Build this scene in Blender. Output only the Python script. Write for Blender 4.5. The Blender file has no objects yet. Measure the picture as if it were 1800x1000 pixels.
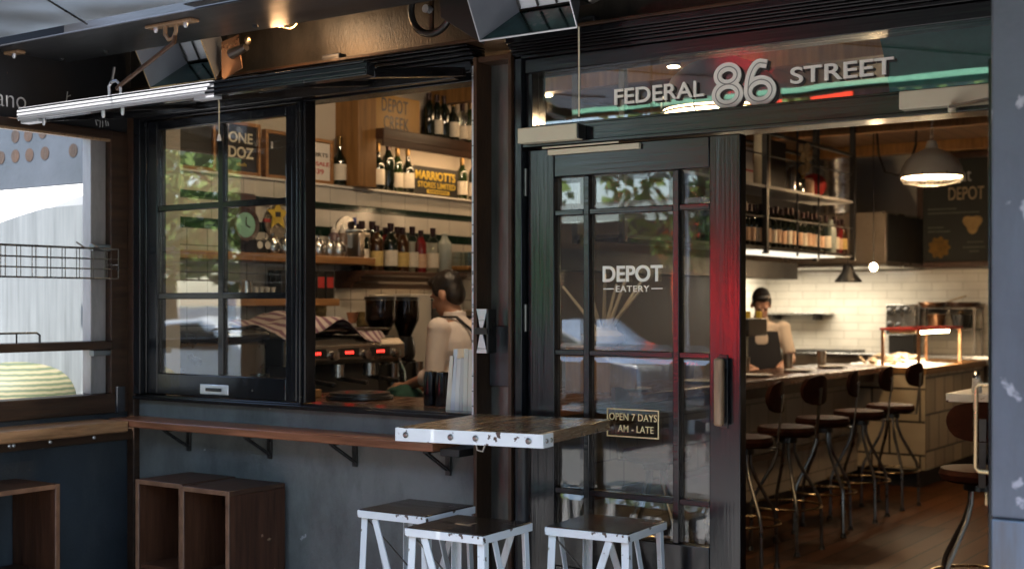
import bpy, bmesh, math, random
from mathutils import Vector, Matrix, Euler
random.seed(7)
R = math.radians
sc = bpy.context.scene
col = sc.collection

# ------------------------------------------------------------------ camera, sky, sun, exposure
cd = bpy.data.cameras.new("camera"); cam = bpy.data.objects.new("camera", cd); col.objects.link(cam)
cam.location = (0, -4, 1.5); cam.rotation_euler = (R(90), 0, R(34.8))
cd.sensor_width = 36; cd.lens = 45.8; cd.shift_y = 0.0194; cd.clip_start = 0.05; cd.clip_end = 500
cd.dof.use_dof = True; cd.dof.focus_distance = 4.6; cd.dof.aperture_fstop = 3.0
sc.camera = cam
w = bpy.data.worlds.new("World"); sc.world = w; w.use_nodes = True
nt = w.node_tree; bg = nt.nodes['Background']
sky = nt.nodes.new('ShaderNodeTexSky'); sky.sky_type = 'NISHITA'; sky.sun_disc = False
SUN = Vector((0.0, -0.40, 0.912)).normalized()
sky.sun_elevation = math.asin(SUN.z); sky.sun_rotation = math.atan2(SUN.x, SUN.y)
nt.links.new(sky.outputs[0], bg.inputs[0]); bg.inputs[1].default_value = 0.15
sl = bpy.data.lights.new("sun", 'SUN'); sl.energy = 4.5; sl.angle = R(0.5); sl.color = (1, .96, .9)
so = bpy.data.objects.new("sun", sl); col.objects.link(so); so.rotation_euler = SUN.to_track_quat('Z', 'Y').to_euler()
sc.view_settings.view_transform = 'Standard'; sc.view_settings.look = 'None'
sc.view_settings.exposure = 2.25; sc.view_settings.gamma = 1
sc.render.engine = 'CYCLES'
cy = sc.cycles; cy.use_denoising = True; cy.max_bounces = 8; cy.diffuse_bounces = 4; cy.glossy_bounces = 4
cy.transmission_bounces = 4; cy.transparent_max_bounces = 16; cy.sample_clamp_indirect = 3; cy.caustics_reflective = False; cy.caustics_refractive = False

# ------------------------------------------------------------------ mesh helpers
BASE = {}
class MB:
    def __init__(s): s.v = []; s.f = []
    def add(s, vs, fs):
        n = len(s.v); s.v += [Vector(p) for p in vs]; s.f += [tuple(i + n for i in f) for f in fs]; return s
    def box(s, x0, x1, y0, y1, z0, z1):
        if x0 > x1: x0, x1 = x1, x0
        if y0 > y1: y0, y1 = y1, y0
        if z0 > z1: z0, z1 = z1, z0
        return s.add([(x0,y0,z0),(x1,y0,z0),(x1,y1,z0),(x0,y1,z0),(x0,y0,z1),(x1,y0,z1),(x1,y1,z1),(x0,y1,z1)],
                     [(0,3,2,1),(4,5,6,7),(0,1,5,4),(1,2,6,5),(2,3,7,6),(3,0,4,7)])
    def obox(s, c, size, rot):
        m = Euler(rot).to_matrix(); a, b, d = [q / 2 for q in size]; c = Vector(c)
        vs = [c + m @ Vector(p) for p in [(-a,-b,-d),(a,-b,-d),(a,b,-d),(-a,b,-d),(-a,-b,d),(a,-b,d),(a,b,d),(-a,b,d)]]
        return s.add(vs, [(0,3,2,1),(4,5,6,7),(0,1,5,4),(1,2,6,5),(2,3,7,6),(3,0,4,7)])
    def bar(s, p0, p1, wd, th, up=(0,0,1)):
        p0, p1 = Vector(p0), Vector(p1); d = (p1 - p0).normalized(); u = Vector(up)
        a = d.cross(u)
        if a.length < 1e-4: a = d.cross(Vector((1,0,0)))
        a.normalize(); b = a.cross(d).normalized(); a *= wd / 2; b *= th / 2
        return s.add([p0-a-b,p0+a-b,p0+a+b,p0-a+b,p1-a-b,p1+a-b,p1+a+b,p1-a+b],
                     [(0,3,2,1),(4,5,6,7),(0,1,5,4),(1,2,6,5),(2,3,7,6),(3,0,4,7)])
    def cone(s, p0, p1, r0, r1, n=12, caps=True):
        p0, p1 = Vector(p0), Vector(p1); d = (p1 - p0).normalized()
        a = d.cross(Vector((0,0,1)))
        if a.length < 1e-4: a = Vector((1,0,0))
        a.normalize(); b = d.cross(a)
        vs = []
        for p, r in ((p0, r0), (p1, r1)):
            for i in range(n):
                t = 2 * math.pi * i / n; vs.append(p + a * (r * math.cos(t)) + b * (r * math.sin(t)))
        fs = [(i, (i+1) % n, n + (i+1) % n, n + i) for i in range(n)]
        if caps: fs += [tuple(range(n-1, -1, -1)), tuple(range(n, 2*n))]
        return s.add(vs, fs)
    def tube(s, pts, r, n=8, closed=False, r2=None):
        pts = [Vector(p) for p in pts]; m = len(pts); vs = []; fs = []
        ref = None
        for i, p in enumerate(pts):
            if closed: d = pts[(i+1) % m] - pts[i-1]
            else: d = pts[min(i+1, m-1)] - pts[max(i-1, 0)]
            d.normalize()
            if ref is None:
                ref = d.cross(Vector((0,0,1)))
                if ref.length < 1e-3: ref = d.cross(Vector((1,0,0)))
            a = (ref - d * ref.dot(d)).normalized(); ref = a; b = d.cross(a)
            rr = r if r2 is None else r + (r2 - r) * i / (m - 1)
            for k in range(n):
                t = 2 * math.pi * k / n; vs.append(p + a * rr * math.cos(t) + b * rr * math.sin(t))
        for i in range(m if closed else m - 1):
            j = (i + 1) % m
            for k in range(n): fs.append((i*n+k, i*n+(k+1) % n, j*n+(k+1) % n, j*n+k))
        if not closed: fs += [tuple(range(n-1, -1, -1)), tuple(range((m-1)*n, m*n))]
        return s.add(vs, fs)
    def lathe(s, prof, c=(0,0,0), n=20, axis='z', caps=True):
        c = Vector(c); vs = []; fs = []; m = len(prof)
        for r, z in prof:
            for k in range(n):
                t = 2 * math.pi * k / n
                p = (r*math.cos(t), r*math.sin(t), z)
                if axis == 'x': p = (z, p[0], p[1])
                if axis == 'y': p = (p[1], z, p[0])
                vs.append(c + Vector(p))
        for i in range(m - 1):
            for k in range(n): fs.append((i*n+k, i*n+(k+1) % n, (i+1)*n+(k+1) % n, (i+1)*n+k))
        if caps and prof[0][0] > 1e-5: fs.append(tuple(range(n-1, -1, -1)))
        if caps and prof[-1][0] > 1e-5: fs.append(tuple(range((m-1)*n, m*n)))
        return s.add(vs, fs)
    def ell(s, c, r, n=14, m=9, rot=None):
        c = Vector(c); vs = []; fs = []
        mt = Euler(rot).to_matrix() if rot else Matrix.Identity(3)
        for i in range(1, m):
            a = math.pi * i / m
            for k in range(n):
                t = 2 * math.pi * k / n
                vs.append(c + mt @ Vector((r[0]*math.sin(a)*math.cos(t), r[1]*math.sin(a)*math.sin(t), r[2]*math.cos(a))))
        top = len(vs); vs += [c + mt @ Vector((0,0,r[2])), c - mt @ Vector((0,0,r[2]))]
        for i in range(m - 2):
            for k in range(n): fs.append((i*n+k, (i+1)*n+k, (i+1)*n+(k+1) % n, i*n+(k+1) % n))
        for k in range(n):
            fs.append((top, k, (k+1) % n)); fs.append((top+1, (m-2)*n+(k+1) % n, (m-2)*n+k))
        return s.add(vs, fs)
    def prism(s, poly, axis, d0, d1):
        n = len(poly)
        def P(p, d):
            return {'x': (d, p[0], p[1]), 'y': (p[0], d, p[1]), 'z': (p[0], p[1], d)}[axis]
        vs = [P(p, d0) for p in poly] + [P(p, d1) for p in poly]
        return s.add(vs, [tuple(range(n-1, -1, -1)), tuple(range(n, 2*n))] + [(i, (i+1) % n, n+(i+1) % n, n+i) for i in range(n)])
    def build(s, name, mat, parent=None, bevel=0, smooth=True, world0=False, seg=2):
        me = bpy.data.meshes.new(name)
        o = bpy.data.objects.new(name, me); col.objects.link(o)
        if parent is not None:
            b = BASE.get(parent.name, Vector()); o.parent = parent
        elif world0: b = Vector()
        else:
            xs = [v.x for v in s.v]; ys = [v.y for v in s.v]; zs = [v.z for v in s.v]
            b = Vector(((min(xs)+max(xs))/2, (min(ys)+max(ys))/2, min(zs))); o.location = b
        BASE[o.name] = b
        me.from_pydata([v - b for v in s.v], [], s.f)
        bm = bmesh.new(); bm.from_mesh(me); bmesh.ops.recalc_face_normals(bm, faces=bm.faces); bm.to_mesh(me); bm.free()
        me.materials.append(mat)
        if smooth:
            me.shade_smooth(); me.set_sharp_from_angle(angle=R(38))
        if bevel:
            md = o.modifiers.new('bevel', 'BEVEL'); md.width = bevel; md.segments = seg; md.limit_method = 'ANGLE'; md.angle_limit = R(40)
        return o
def tag(o, label, cat, group=None, kind=None):
    o['label'] = label; o['category'] = cat
    if group: o['group'] = group
    if kind: o['kind'] = kind
    return o
def thing(name, label, cat, loc=(0,0,0), group=None, kind=None):
    o = bpy.data.objects.new(name, None); col.objects.link(o); o.location = loc; o.empty_display_size = .1
    BASE[o.name] = Vector(loc); return tag(o, label, cat, group, kind)
def struct(o): o['kind'] = 'structure'; return o
def dup(root, loc, rz=0, label=None, group=None, scale=None):
    def cp(o, par):
        c = o.copy(); col.objects.link(c)
        if par: c.parent = par
        for ch in [q for q in bpy.data.objects if q.parent == o]: cp(ch, c)
        return c
    r = cp(root, None); r.location = loc; r.rotation_euler = (0, 0, rz)
    if scale: r.scale = scale
    if label: r['label'] = label
    if group: r['group'] = group
    return r

# ------------------------------------------------------------------ materials
def mat(name, c, rough=.5, metal=0, var=.25, vs=6, c2=None, bump=.0, bs=40, stretch=(1,1,1), coat=0, spec=.5, rvar=.15, chips=None, emit=None, es=0, trans=0, alpha=1, dirt=None):
    m = bpy.data.materials.new(name); m.use_nodes = True; n = m.node_tree.nodes; l = m.node_tree.links
    p = n['Principled BSDF']
    tc = n.new('ShaderNodeTexCoord'); mp = n.new('ShaderNodeMapping'); mp.inputs['Scale'].default_value = stretch
    l.new(tc.outputs['Object'], mp.inputs[0])
    nz = n.new('ShaderNodeTexNoise'); nz.inputs['Scale'].default_value = vs; nz.inputs['Detail'].default_value = 8; nz.inputs['Roughness'].default_value = .65
    l.new(mp.outputs[0], nz.inputs[0])
    rp = n.new('ShaderNodeValToRGB'); rp.color_ramp.elements[0].position = .3; rp.color_ramp.elements[1].position = .72
    cc = c2 or tuple(q * (1 + var) for q in c); cl = tuple(q * (1 - var) for q in c)
    rp.color_ramp.elements[0].color = (*cl, 1); rp.color_ramp.elements[1].color = (*cc, 1)
    l.new(nz.outputs[0], rp.inputs[0]); src = rp.outputs[0]
    if chips:   # (colour, scale, threshold)
        n2 = n.new('ShaderNodeTexNoise'); n2.inputs['Scale'].default_value = chips[1]; n2.inputs['Detail'].default_value = 6
        l.new(tc.outputs['Object'], n2.inputs[0])
        r2 = n.new('ShaderNodeValToRGB'); r2.color_ramp.elements[0].position = chips[2]; r2.color_ramp.elements[1].position = chips[2] + .015
        l.new(n2.outputs[0], r2.inputs[0])
        mx = n.new('ShaderNodeMixRGB'); mx.inputs[2].default_value = (*chips[0], 1)
        l.new(r2.outputs[0], mx.inputs[0]); l.new(src, mx.inputs[1]); src = mx.outputs[0]
    if dirt:    # (colour, stretch, low, high): broad stains
        m3 = n.new('ShaderNodeMapping'); m3.inputs['Scale'].default_value = dirt[1]; l.new(tc.outputs['Object'], m3.inputs[0])
        n3 = n.new('ShaderNodeTexNoise'); n3.inputs['Scale'].default_value = 1; n3.inputs['Detail'].default_value = 10; n3.inputs['Roughness'].default_value = .7; l.new(m3.outputs[0], n3.inputs[0])
        r3 = n.new('ShaderNodeMapRange'); r3.inputs['From Min'].default_value = dirt[2]; r3.inputs['From Max'].default_value = dirt[3]; l.new(n3.outputs[0], r3.inputs[0])
        mx3 = n.new('ShaderNodeMixRGB'); mx3.inputs[2].default_value = (*dirt[0], 1); l.new(r3.outputs[0], mx3.inputs[0]); l.new(src, mx3.inputs[1]); src = mx3.outputs[0]
    l.new(src, p.inputs['Base Color'])
    mr = n.new('ShaderNodeMapRange'); mr.inputs['To Min'].default_value = max(.03, rough - rvar); mr.inputs['To Max'].default_value = min(1, rough + rvar)
    l.new(nz.outputs[0], mr.inputs[0]); l.new(mr.outputs[0], p.inputs['Roughness'])
    p.inputs['Metallic'].default_value = metal; p.inputs['Specular IOR Level'].default_value = spec
    if coat: p.inputs['Coat Weight'].default_value = coat; p.inputs['Coat Roughness'].default_value = .08
    if trans: p.inputs['Transmission Weight'].default_value = trans
    if emit: p.inputs['Emission Color'].default_value = (*emit, 1); p.inputs['Emission Strength'].default_value = es
    if bump:
        nb = n.new('ShaderNodeTexNoise'); nb.inputs['Scale'].default_value = bs; nb.inputs['Detail'].default_value = 6
        l.new(mp.outputs[0], nb.inputs[0]); b = n.new('ShaderNodeBump'); b.inputs['Strength'].default_value = bump; b.inputs['Distance'].default_value = .01
        l.new(nb.outputs[0], b.inputs['Height']); l.new(b.outputs[0], p.inputs['Normal'])
    return m
def glass_mat(name, tint=(1,1,1), ior=1.5, rough=0.0, k=1.6):
    m = bpy.data.materials.new(name); m.use_nodes = True; n = m.node_tree.nodes; l = m.node_tree.links; n.clear()
    o = n.new('ShaderNodeOutputMaterial'); t = n.new('ShaderNodeBsdfTransparent'); t.inputs[0].default_value = (*tint, 1)
    g = n.new('ShaderNodeBsdfGlossy'); g.inputs['Roughness'].default_value = rough
    fr = n.new('ShaderNodeFresnel'); fr.inputs[0].default_value = ior
    tc = n.new('ShaderNodeTexCoord'); nz = n.new('ShaderNodeTexNoise'); nz.inputs['Scale'].default_value = 2.2
    l.new(tc.outputs['Object'], nz.inputs[0])
    b = n.new('ShaderNodeBump'); b.inputs['Strength'].default_value = .05; b.inputs['Distance'].default_value = .02; l.new(nz.outputs[0], b.inputs['Height'])
    l.new(b.outputs[0], g.inputs['Normal'])
    gm = n.new('ShaderNodeNewGeometry'); ir = n.new('ShaderNodeMapRange'); ir.inputs['To Min'].default_value = ior; ir.inputs['To Max'].default_value = 1 / ior
    l.new(gm.outputs['Backfacing'], ir.inputs[0]); l.new(ir.outputs[0], fr.inputs[0])
    mu = n.new('ShaderNodeMath'); mu.operation = 'MULTIPLY'; mu.inputs[1].default_value = k; mu.use_clamp = True
    l.new(fr.outputs[0], mu.inputs[0])
    mx = n.new('ShaderNodeMixShader'); l.new(mu.outputs[0], mx.inputs[0]); l.new(t.outputs[0], mx.inputs[1]); l.new(g.outputs[0], mx.inputs[2]); l.new(mx.outputs[0], o.inputs[0])
    return m
def brick_mat(name, plane, c1, c2, mortar, bw, bh, off=.5, rough=.15, ms=.004, bump=.4, origin=(0,0), spec=.5):
    m = bpy.data.materials.new(name); m.use_nodes = True; n = m.node_tree.nodes; l = m.node_tree.links; p = n['Principled BSDF']
    tc = n.new('ShaderNodeTexCoord'); sx = n.new('ShaderNodeSeparateXYZ'); cx = n.new('ShaderNodeCombineXYZ'); l.new(tc.outputs['Object'], sx.inputs[0])
    a = {'x': 'Y', 'y': 'X'}.get(plane, 'X'); bb = 'Y' if plane == 'z' else 'Z'
    for k, (ax, og) in enumerate(((a, origin[0]), (bb, origin[1]))):
        ad = n.new('ShaderNodeMath'); ad.inputs[1].default_value = 100 * (bw if k == 0 else bh * 2) - og; l.new(sx.outputs[ax], ad.inputs[0]); l.new(ad.outputs[0], cx.inputs[k])
    bt = n.new('ShaderNodeTexBrick'); bt.inputs['Scale'].default_value = 1; bt.inputs['Brick Width'].default_value = bw; bt.inputs['Row Height'].default_value = bh
    bt.inputs['Mortar Size'].default_value = ms; bt.inputs['Mortar Smooth'].default_value = .2; bt.offset = off; bt.inputs['Bias'].default_value = 0
    bt.inputs['Color1'].default_value = (*c1, 1); bt.inputs['Color2'].default_value = (*c2, 1); bt.inputs['Mortar'].default_value = (*mortar, 1)
    l.new(cx.outputs[0], bt.inputs[0])
    nz = n.new('ShaderNodeTexNoise'); nz.inputs['Scale'].default_value = 5; nz.inputs['Detail'].default_value = 6; l.new(tc.outputs['Object'], nz.inputs[0])
    mx = n.new('ShaderNodeMixRGB'); mx.blend_type = 'MULTIPLY'; mx.inputs[0].default_value = .35; l.new(bt.outputs[0], mx.inputs[1]); l.new(nz.outputs[0], mx.inputs[2])
    l.new(mx.outputs[0], p.inputs['Base Color']); p.inputs['Roughness'].default_value = rough; p.inputs['Specular IOR Level'].default_value = spec
    iv = n.new('ShaderNodeMath'); iv.operation = 'SUBTRACT'; iv.inputs[0].default_value = 1; l.new(bt.outputs['Fac'], iv.inputs[1])
    b = n.new('ShaderNodeBump'); b.inputs['Strength'].default_value = bump; b.inputs['Distance'].default_value = .004; l.new(iv.outputs[0], b.inputs['Height']); l.new(b.outputs[0], p.inputs['Normal'])
    return m
def wood_mat(name, c1, c2, axis='x', rough=.45, sc_=1.0, bump=.15, spec=.4, worn=None):
    st = {'x': (1.2, 16, 16), 'y': (16, 1.2, 16), 'z': (16, 16, 1.2)}[axis]
    return mat(name, c1, rough, vs=2.2 * sc_, c2=c2, stretch=st, bump=bump, bs=4 * sc_, var=.35, spec=spec, chips=worn)
def emis(name, c, s):
    m = bpy.data.materials.new(name); m.use_nodes = True; n = m.node_tree.nodes; p = n['Principled BSDF']
    p.inputs['Base Color'].default_value = (*[min(1, q) * .6 for q in c], 1); p.inputs['Emission Color'].default_value = (*c, 1); p.inputs['Emission Strength'].default_value = s
    return m

M = {}
M['black'] = mat('black_gloss_paint', (.006,.007,.009), .17, var=.4, bump=.08, bs=30, stretch=(1,1,.12), spec=.5, rvar=.06, chips=((.10,.095,.09), 26, .735))
M['blackh'] = mat('black_gloss_trim', (.006,.006,.007), .18, var=.4, bump=.06, bs=20, stretch=(.2,1,1), spec=.5, rvar=.06, chips=((.10,.09,.085), 30, .76))
M['doorpaint'] = mat('door_black_paint', (.006,.0065,.008), .17, var=.35, bump=.08, bs=26, stretch=(3,3,.10), spec=.55, rvar=.06, chips=((.10,.09,.08), 26, .745))
M['doorrail'] = mat('door_black_rail_paint', (.006,.0065,.008), .17, var=.35, bump=.08, bs=26, stretch=(.10,3,3), spec=.55, rvar=.06, chips=((.10,.09,.08), 26, .745))
M['greywall'] = mat('grey_painted_panel', (.135,.143,.140), .55, var=.22, vs=3.5, bump=.2, bs=90, chips=((.36,.37,.38), 11, .715), dirt=((.050,.053,.052), (3.5,3.5,1.6), .44, .74))
M['navy'] = mat('navy_painted_panel', (.025,.032,.040), .6, var=.25, vs=4, bump=.2, bs=90, chips=((.2,.21,.22), 12, .72), dirt=((.055,.058,.060), (5,5,1.5), .55, .85))
M['slate'] = mat('slate_blue_paint', (.088,.102,.130), .45, var=.12, vs=5, bump=.15, bs=60, chips=((.36,.36,.41), 6.5, .625), dirt=((.06,.068,.082), (6,6,1.2), .5, .8))
M['kick'] = mat('scuffed_metal_cladding', (.20,.21,.23), .38, metal=.8, var=.4, vs=4, stretch=(5,5,.5), c2=(.16,.24,.36))
M['rust'] = mat('rusty_steel', (.030,.019,.013), .42, metal=.35, var=.5, vs=5, c2=(.085,.042,.021), bump=.2, bs=60, stretch=(1,1,.5))
M['rustweb'] = mat('dark_mill_steel', (.050,.045,.038), .42, metal=.5, var=.45, vs=4, c2=(.10,.082,.062), bump=.2, bs=90, stretch=(1.5,1,.6))
M['colweb'] = mat('greenish_mill_steel', (.10,.105,.10), .36, metal=.65, var=.5, vs=2.5, c2=(.20,.20,.185), stretch=(4,4,.6), bump=.1, bs=50)
M['darksteel'] = mat('dark_painted_steel', (.05,.052,.058), .38, metal=.4, var=.35, vs=3, stretch=(.4,4,4), bump=.1)
M['galv'] = mat('galvanised_sheet', (.14,.15,.16), .3, metal=.9, var=.35, vs=1.8, rvar=.1)
M['silver'] = mat('brushed_aluminium', (.62,.64,.68), .3, metal=.7, var=.1, stretch=(.2,6,6))
M['sunrail'] = mat('sunlit_rail_white', (.48,.49,.53), .35, metal=.1, var=.08, stretch=(.2,6,6))  # sunlit tone for the sash rail
M['mirror'] = mat('polished_reflector', (.36,.39,.45), .35, metal=.55, var=.12, vs=4, rvar=.05)
M['teal'] = mat('teal_tinted_reflector', (.035,.13,.115), .14, metal=.9, var=.6, vs=7, rvar=.08, chips=((.16,.22,.22), 9, .66))
M['copper'] = mat('copper_sheet', (.42,.22,.12), .3, metal=.9, var=.3, vs=5)
M['brass'] = mat('aged_brass', (.55,.40,.22), .28, metal=1, var=.25)
M['bronze'] = mat('worn_bronze_wood', (.30,.19,.11), .4, var=.4, vs=8, stretch=(8,8,1))
M['cream'] = mat('cream_enamel', (.66,.60,.45), .4, var=.05, bump=.03)
M['blackplain'] = mat('plain_black', (.012,.012,.013), .5, var=.2)
M['deepblack'] = mat('matt_black_ceiling_paint', (.008,.008,.009), .8, var=.3)
M['chalk'] = mat('white_chalk', (.55,.55,.55), .9, var=.25, vs=40)
M['whitepaint'] = mat('chipped_white_paint', (.66,.68,.70), .42, var=.06, vs=6, chips=((.06,.035,.025), 22, .645), bump=.08, bs=40)
M['whiteleg'] = mat('white_leg_paint', (.64,.68,.71), .4, var=.07, vs=5, chips=((.22,.20,.18), 24, .69), dirt=((.33,.33,.32), (14,14,4), .52, .8))
M['tablewood'] = wood_mat('table_top_wood', (.115,.066,.034), (.20,.122,.064), 'y', .27, 1.1, .04, .5, ((.05,.03,.02), 8, .66))
M['seatwood'] = wood_mat('dark_seat_wood', (.018,.011,.008), (.060,.036,.022), 'x', .22, 1.2, .1, .55)
M['boxwood'] = wood_mat('brown_crate_wood', (.042,.016,.008), (.085,.033,.016), 'z', .45, 1.0, .2, .4, ((.24,.14,.09), 16, .74))
M['boxtop'] = wood_mat('brown_crate_top_wood', (.040,.018,.010), (.078,.037,.020), 'y', .5, 1.0, .2)
M['boxedge'] = mat('worn_crate_edge', (.15,.075,.042), .5, var=.4, vs=14)
M['ledgewood'] = wood_mat('red_brown_ledge_wood', (.16,.058,.026), (.33,.13,.065), 'x', .35, 1.0, .12)
M['ledgewood2'] = wood_mat('weathered_ledge_wood', (.20,.105,.05), (.40,.22,.11), 'y', .45, 1.2, .3)
M['framewood'] = wood_mat('rust_brown_frame_wood', (.022,.011,.007), (.055,.028,.015), 'y', .5, 1.0, .2)
M['postwood'] = wood_mat('orange_timber', (.20,.093,.028), (.30,.152,.048), 'z', .5, 1.0, .15)
M['shelfwood'] = wood_mat('honey_shelf_wood', (.26,.12,.045), (.40,.20,.075), 'y', .4, 1.0, .1)
M['darkshelf'] = wood_mat('dark_shelf_wood', (.045,.020,.012), (.09,.042,.024), 'y', .4, 1.0, .1)
M['barwood'] = wood_mat('bar_top_wood', (.065,.028,.016), (.12,.055,.03), 'y', .25, 1.0, .06)
M['floorwood'] = brick_mat('floor_boards', 'z', (.095,.036,.012), (.034,.013,.005), (.004,.002,.001), .14, 1.6, .5, .45, .006, .5, spec=.03)
M['ceilwood'] = brick_mat('ceiling_boards', 'z', (.12,.060,.025), (.08,.038,.016), (.008,.004,.003), .16, 2.4, .5, .5, .008, .6)
M['plaster'] = mat('warm_plaster', (.50,.44,.36), .8, var=.08, vs=2)
M['plaster2'] = mat('grey_white_plaster', (.42,.41,.39), .8, var=.1, vs=2)
M['tileL'] = brick_mat('square_wall_tile', 'x', (.62,.58,.51), (.55,.51,.45), (.10,.09,.08), .15, .15, 0, .18, .0028, .4, origin=(0,.03))
M['tileW'] = brick_mat('wide_wall_tile', 'x', (.64,.60,.53), (.58,.54,.47), (.2,.18,.16), .245, .5, 0, .18, .002, .3, origin=(.1,.1))
M['tileG'] = brick_mat('dark_green_strip_tile', 'x', (.008,.022,.016), (.012,.030,.022), (.05,.05,.045), .147, .5, 0, .1, .002, .3, origin=(0,.1))
M['tileK'] = brick_mat('kitchen_subway_tile', 'y', (.74,.71,.63), (.68,.65,.57), (.42,.39,.33), .30, .082, .5, .15, .003, .35, origin=(.1,.0))
M['tileKx'] = brick_mat('kitchen_subway_tile_side', 'x', (.74,.71,.63), (.68,.65,.57), (.42,.39,.33), .30, .082, .5, .15, .003, .35)
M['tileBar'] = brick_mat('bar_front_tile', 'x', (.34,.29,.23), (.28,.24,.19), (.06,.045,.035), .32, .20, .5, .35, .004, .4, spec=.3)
M['tileBlkY'] = brick_mat('patchwork_tile_front', 'y', (.62,.50,.34), (.38,.30,.19), (.02,.014,.01), .40, .27, .37, .4, .009, .5, origin=(.12,.0))
M['tileBlkX'] = brick_mat('patchwork_tile_side', 'x', (.60,.48,.32), (.36,.28,.18), (.02,.014,.01), .26, .30, .4, .4, .009, .5)
M['glass'] = glass_mat('window_glass', (.94,.96,.95), 1.5, 0, 2.4)
M['glassdoor'] = glass_mat('bevelled_door_glass', (.92,.94,.93), 1.5, 0, 2.0)
M['clear'] = glass_mat('clear_bottle_glass', (.80,.84,.83), 1.45, .03, 1.6)
M['bottle'] = mat('dark_bottle_glass', (.006,.010,.006), .06, var=.3, spec=.9, rvar=.03)
M['bottleg'] = mat('green_bottle_glass', (.016,.030,.010), .06, var=.3, spec=.9, rvar=.03)
M['bottleb'] = mat('brown_bottle_glass', (.045,.018,.006), .06, var=.3, spec=.9, rvar=.03)
M['bottler'] = mat('red_liqueur_bottle_glass', (.16,.012,.014), .06, var=.3, spec=.9, rvar=.03)
M['label'] = mat('cream_paper_label', (.62,.56,.46), .7, var=.08, vs=30)
M['label2'] = mat('pink_tan_paper_label', (.55,.36,.24), .7, var=.15, vs=30)
M['label3'] = mat('yellow_paper_label', (.50,.36,.13), .7, var=.15, vs=30)
M['foil'] = mat('dark_foil', (.03,.012,.012), .35, metal=.5, var=.2)
M['foilg'] = mat('gold_foil', (.14,.085,.03), .3, metal=.8, var=.2)
M['steel'] = mat('stainless_steel', (.50,.50,.49), .24, metal=1, var=.15, vs=4, stretch=(1,1,.3))
M['hood'] = mat('warm_stainless_hood', (.36,.31,.26), .3, metal=.9, var=.2, vs=3)
M['leather'] = mat('brown_leather', (.030,.010,.006), .6, var=.3, vs=18, bump=.1, bs=80, spec=.04)
M['stoolsteel'] = mat('stool_steel', (.17,.16,.15), .3, metal=.9, var=.3)
M['shade'] = mat('grey_enamel_shade', (.58,.56,.50), .45, var=.1, vs=4)
M['shadein'] = mat('white_enamel_inside', (.85,.82,.75), .4, var=.03)
M['bulb'] = emis('lit_bulb', (1,.78,.48), 14)
M['lamp'] = emis('lit_lamp_diffuser', (1,.80,.55), 4.5)
M['strip'] = emis('lit_strip_light', (1,.78,.42), 9)
M['ledpanel'] = emis('lit_shelf_panel', (1,.90,.72), .28)
M['reddigit'] = emis('red_digit_display', (1,.03,.02), 1.2)
M['dark'] = mat('dark_machine_plastic', (.018,.017,.016), .3, var=.3)
M['yellow'] = mat('mustard_sign_enamel', (.36,.175,.014), .45, var=.15, vs=4)
M['signblack'] = mat('black_sign_enamel', (.014,.012,.010), .4, var=.3)
M['signyellow'] = mat('yellow_sign_lettering', (.55,.38,.04), .5, var=.15, vs=20)
M['red'] = mat('red_print', (.40,.03,.025), .6, var=.15)
M['paper'] = mat('off_white_paper', (.62,.58,.52), .8, var=.05)
M['letter'] = mat('cream_lettering', (.92,.91,.84), .5, var=.04)
M['lettergold'] = mat('pale_gold_lettering', (.68,.56,.30), .4, metal=.2, var=.08)
M['lettershade'] = mat('dark_letter_shading', (.015,.015,.015), .5, var=.1)
M['skin'] = mat('skin', (.40,.21,.14), .5, var=.1, vs=12)
M['hair'] = mat('dark_brown_hair', (.010,.006,.005), .45, var=.4, vs=30, stretch=(1,1,.3), bump=.4, bs=60)
M['shirt'] = mat('pale_pink_shirt', (.72,.64,.61), .8, var=.07, vs=9, bump=.5, bs=14)
M['tshirt'] = mat('cream_work_shirt', (.58,.47,.37), .8, var=.08, vs=9, bump=.4, bs=14)
M['apron'] = mat('black_apron_cloth', (.012,.012,.016), .8, var=.2)
M['concrete'] = mat('pavement_stone', (.19,.185,.178), .8, var=.15, vs=5, bump=.1)
M['asphalt'] = mat('asphalt', (.10,.10,.10), .85, var=.2, vs=20, bump=.2)
M['whitewall'] = mat('added_board_white', (.80,.80,.80), .7, var=.03, vs=2)
M['screen'] = mat('pale_grey_screen', (.125,.137,.142), .6, var=.28, vs=4, stretch=(7,7,.4))
M['screen2'] = mat('paler_grey_screen', (.24,.25,.26), .6, var=.08, vs=4)
def stripe(name, cols, scale, axis, rough=.7):
    m = bpy.data.materials.new(name); m.use_nodes = True; n = m.node_tree.nodes; l = m.node_tree.links; p = n['Principled BSDF']
    tc = n.new('ShaderNodeTexCoord'); wv = n.new('ShaderNodeTexWave'); wv.bands_direction = axis; wv.inputs['Scale'].default_value = scale; wv.inputs['Distortion'].default_value = 1.2; wv.inputs['Detail Scale'].default_value = 2
    l.new(tc.outputs['Object'], wv.inputs[0]); rp = n.new('ShaderNodeValToRGB'); l.new(wv.outputs[0], rp.inputs[0])
    while len(rp.color_ramp.elements) < len(cols): rp.color_ramp.elements.new(.5)
    for i, c in enumerate(cols): rp.color_ramp.elements[i].position = i / (len(cols) - 1); rp.color_ramp.elements[i].color = (*c, 1)
    l.new(rp.outputs[0], p.inputs['Base Color']); p.inputs['Roughness'].default_value = rough
    return m
M['dome'] = stripe('yellow_green_stripes', [(.03,.045,.025),(.09,.095,.04),(.15,.13,.08)], 14, 'Z')
M['towel'] = stripe('striped_tea_towel', [(.50,.42,.38),(.46,.38,.36),(.50,.40,.36),(.15,.06,.09),(.20,.10,.14)], 6, 'Y', .9)
M['leaf'] = mat('leaf_green', (.035,.052,.020), .6, var=.5, vs=3)
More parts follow.
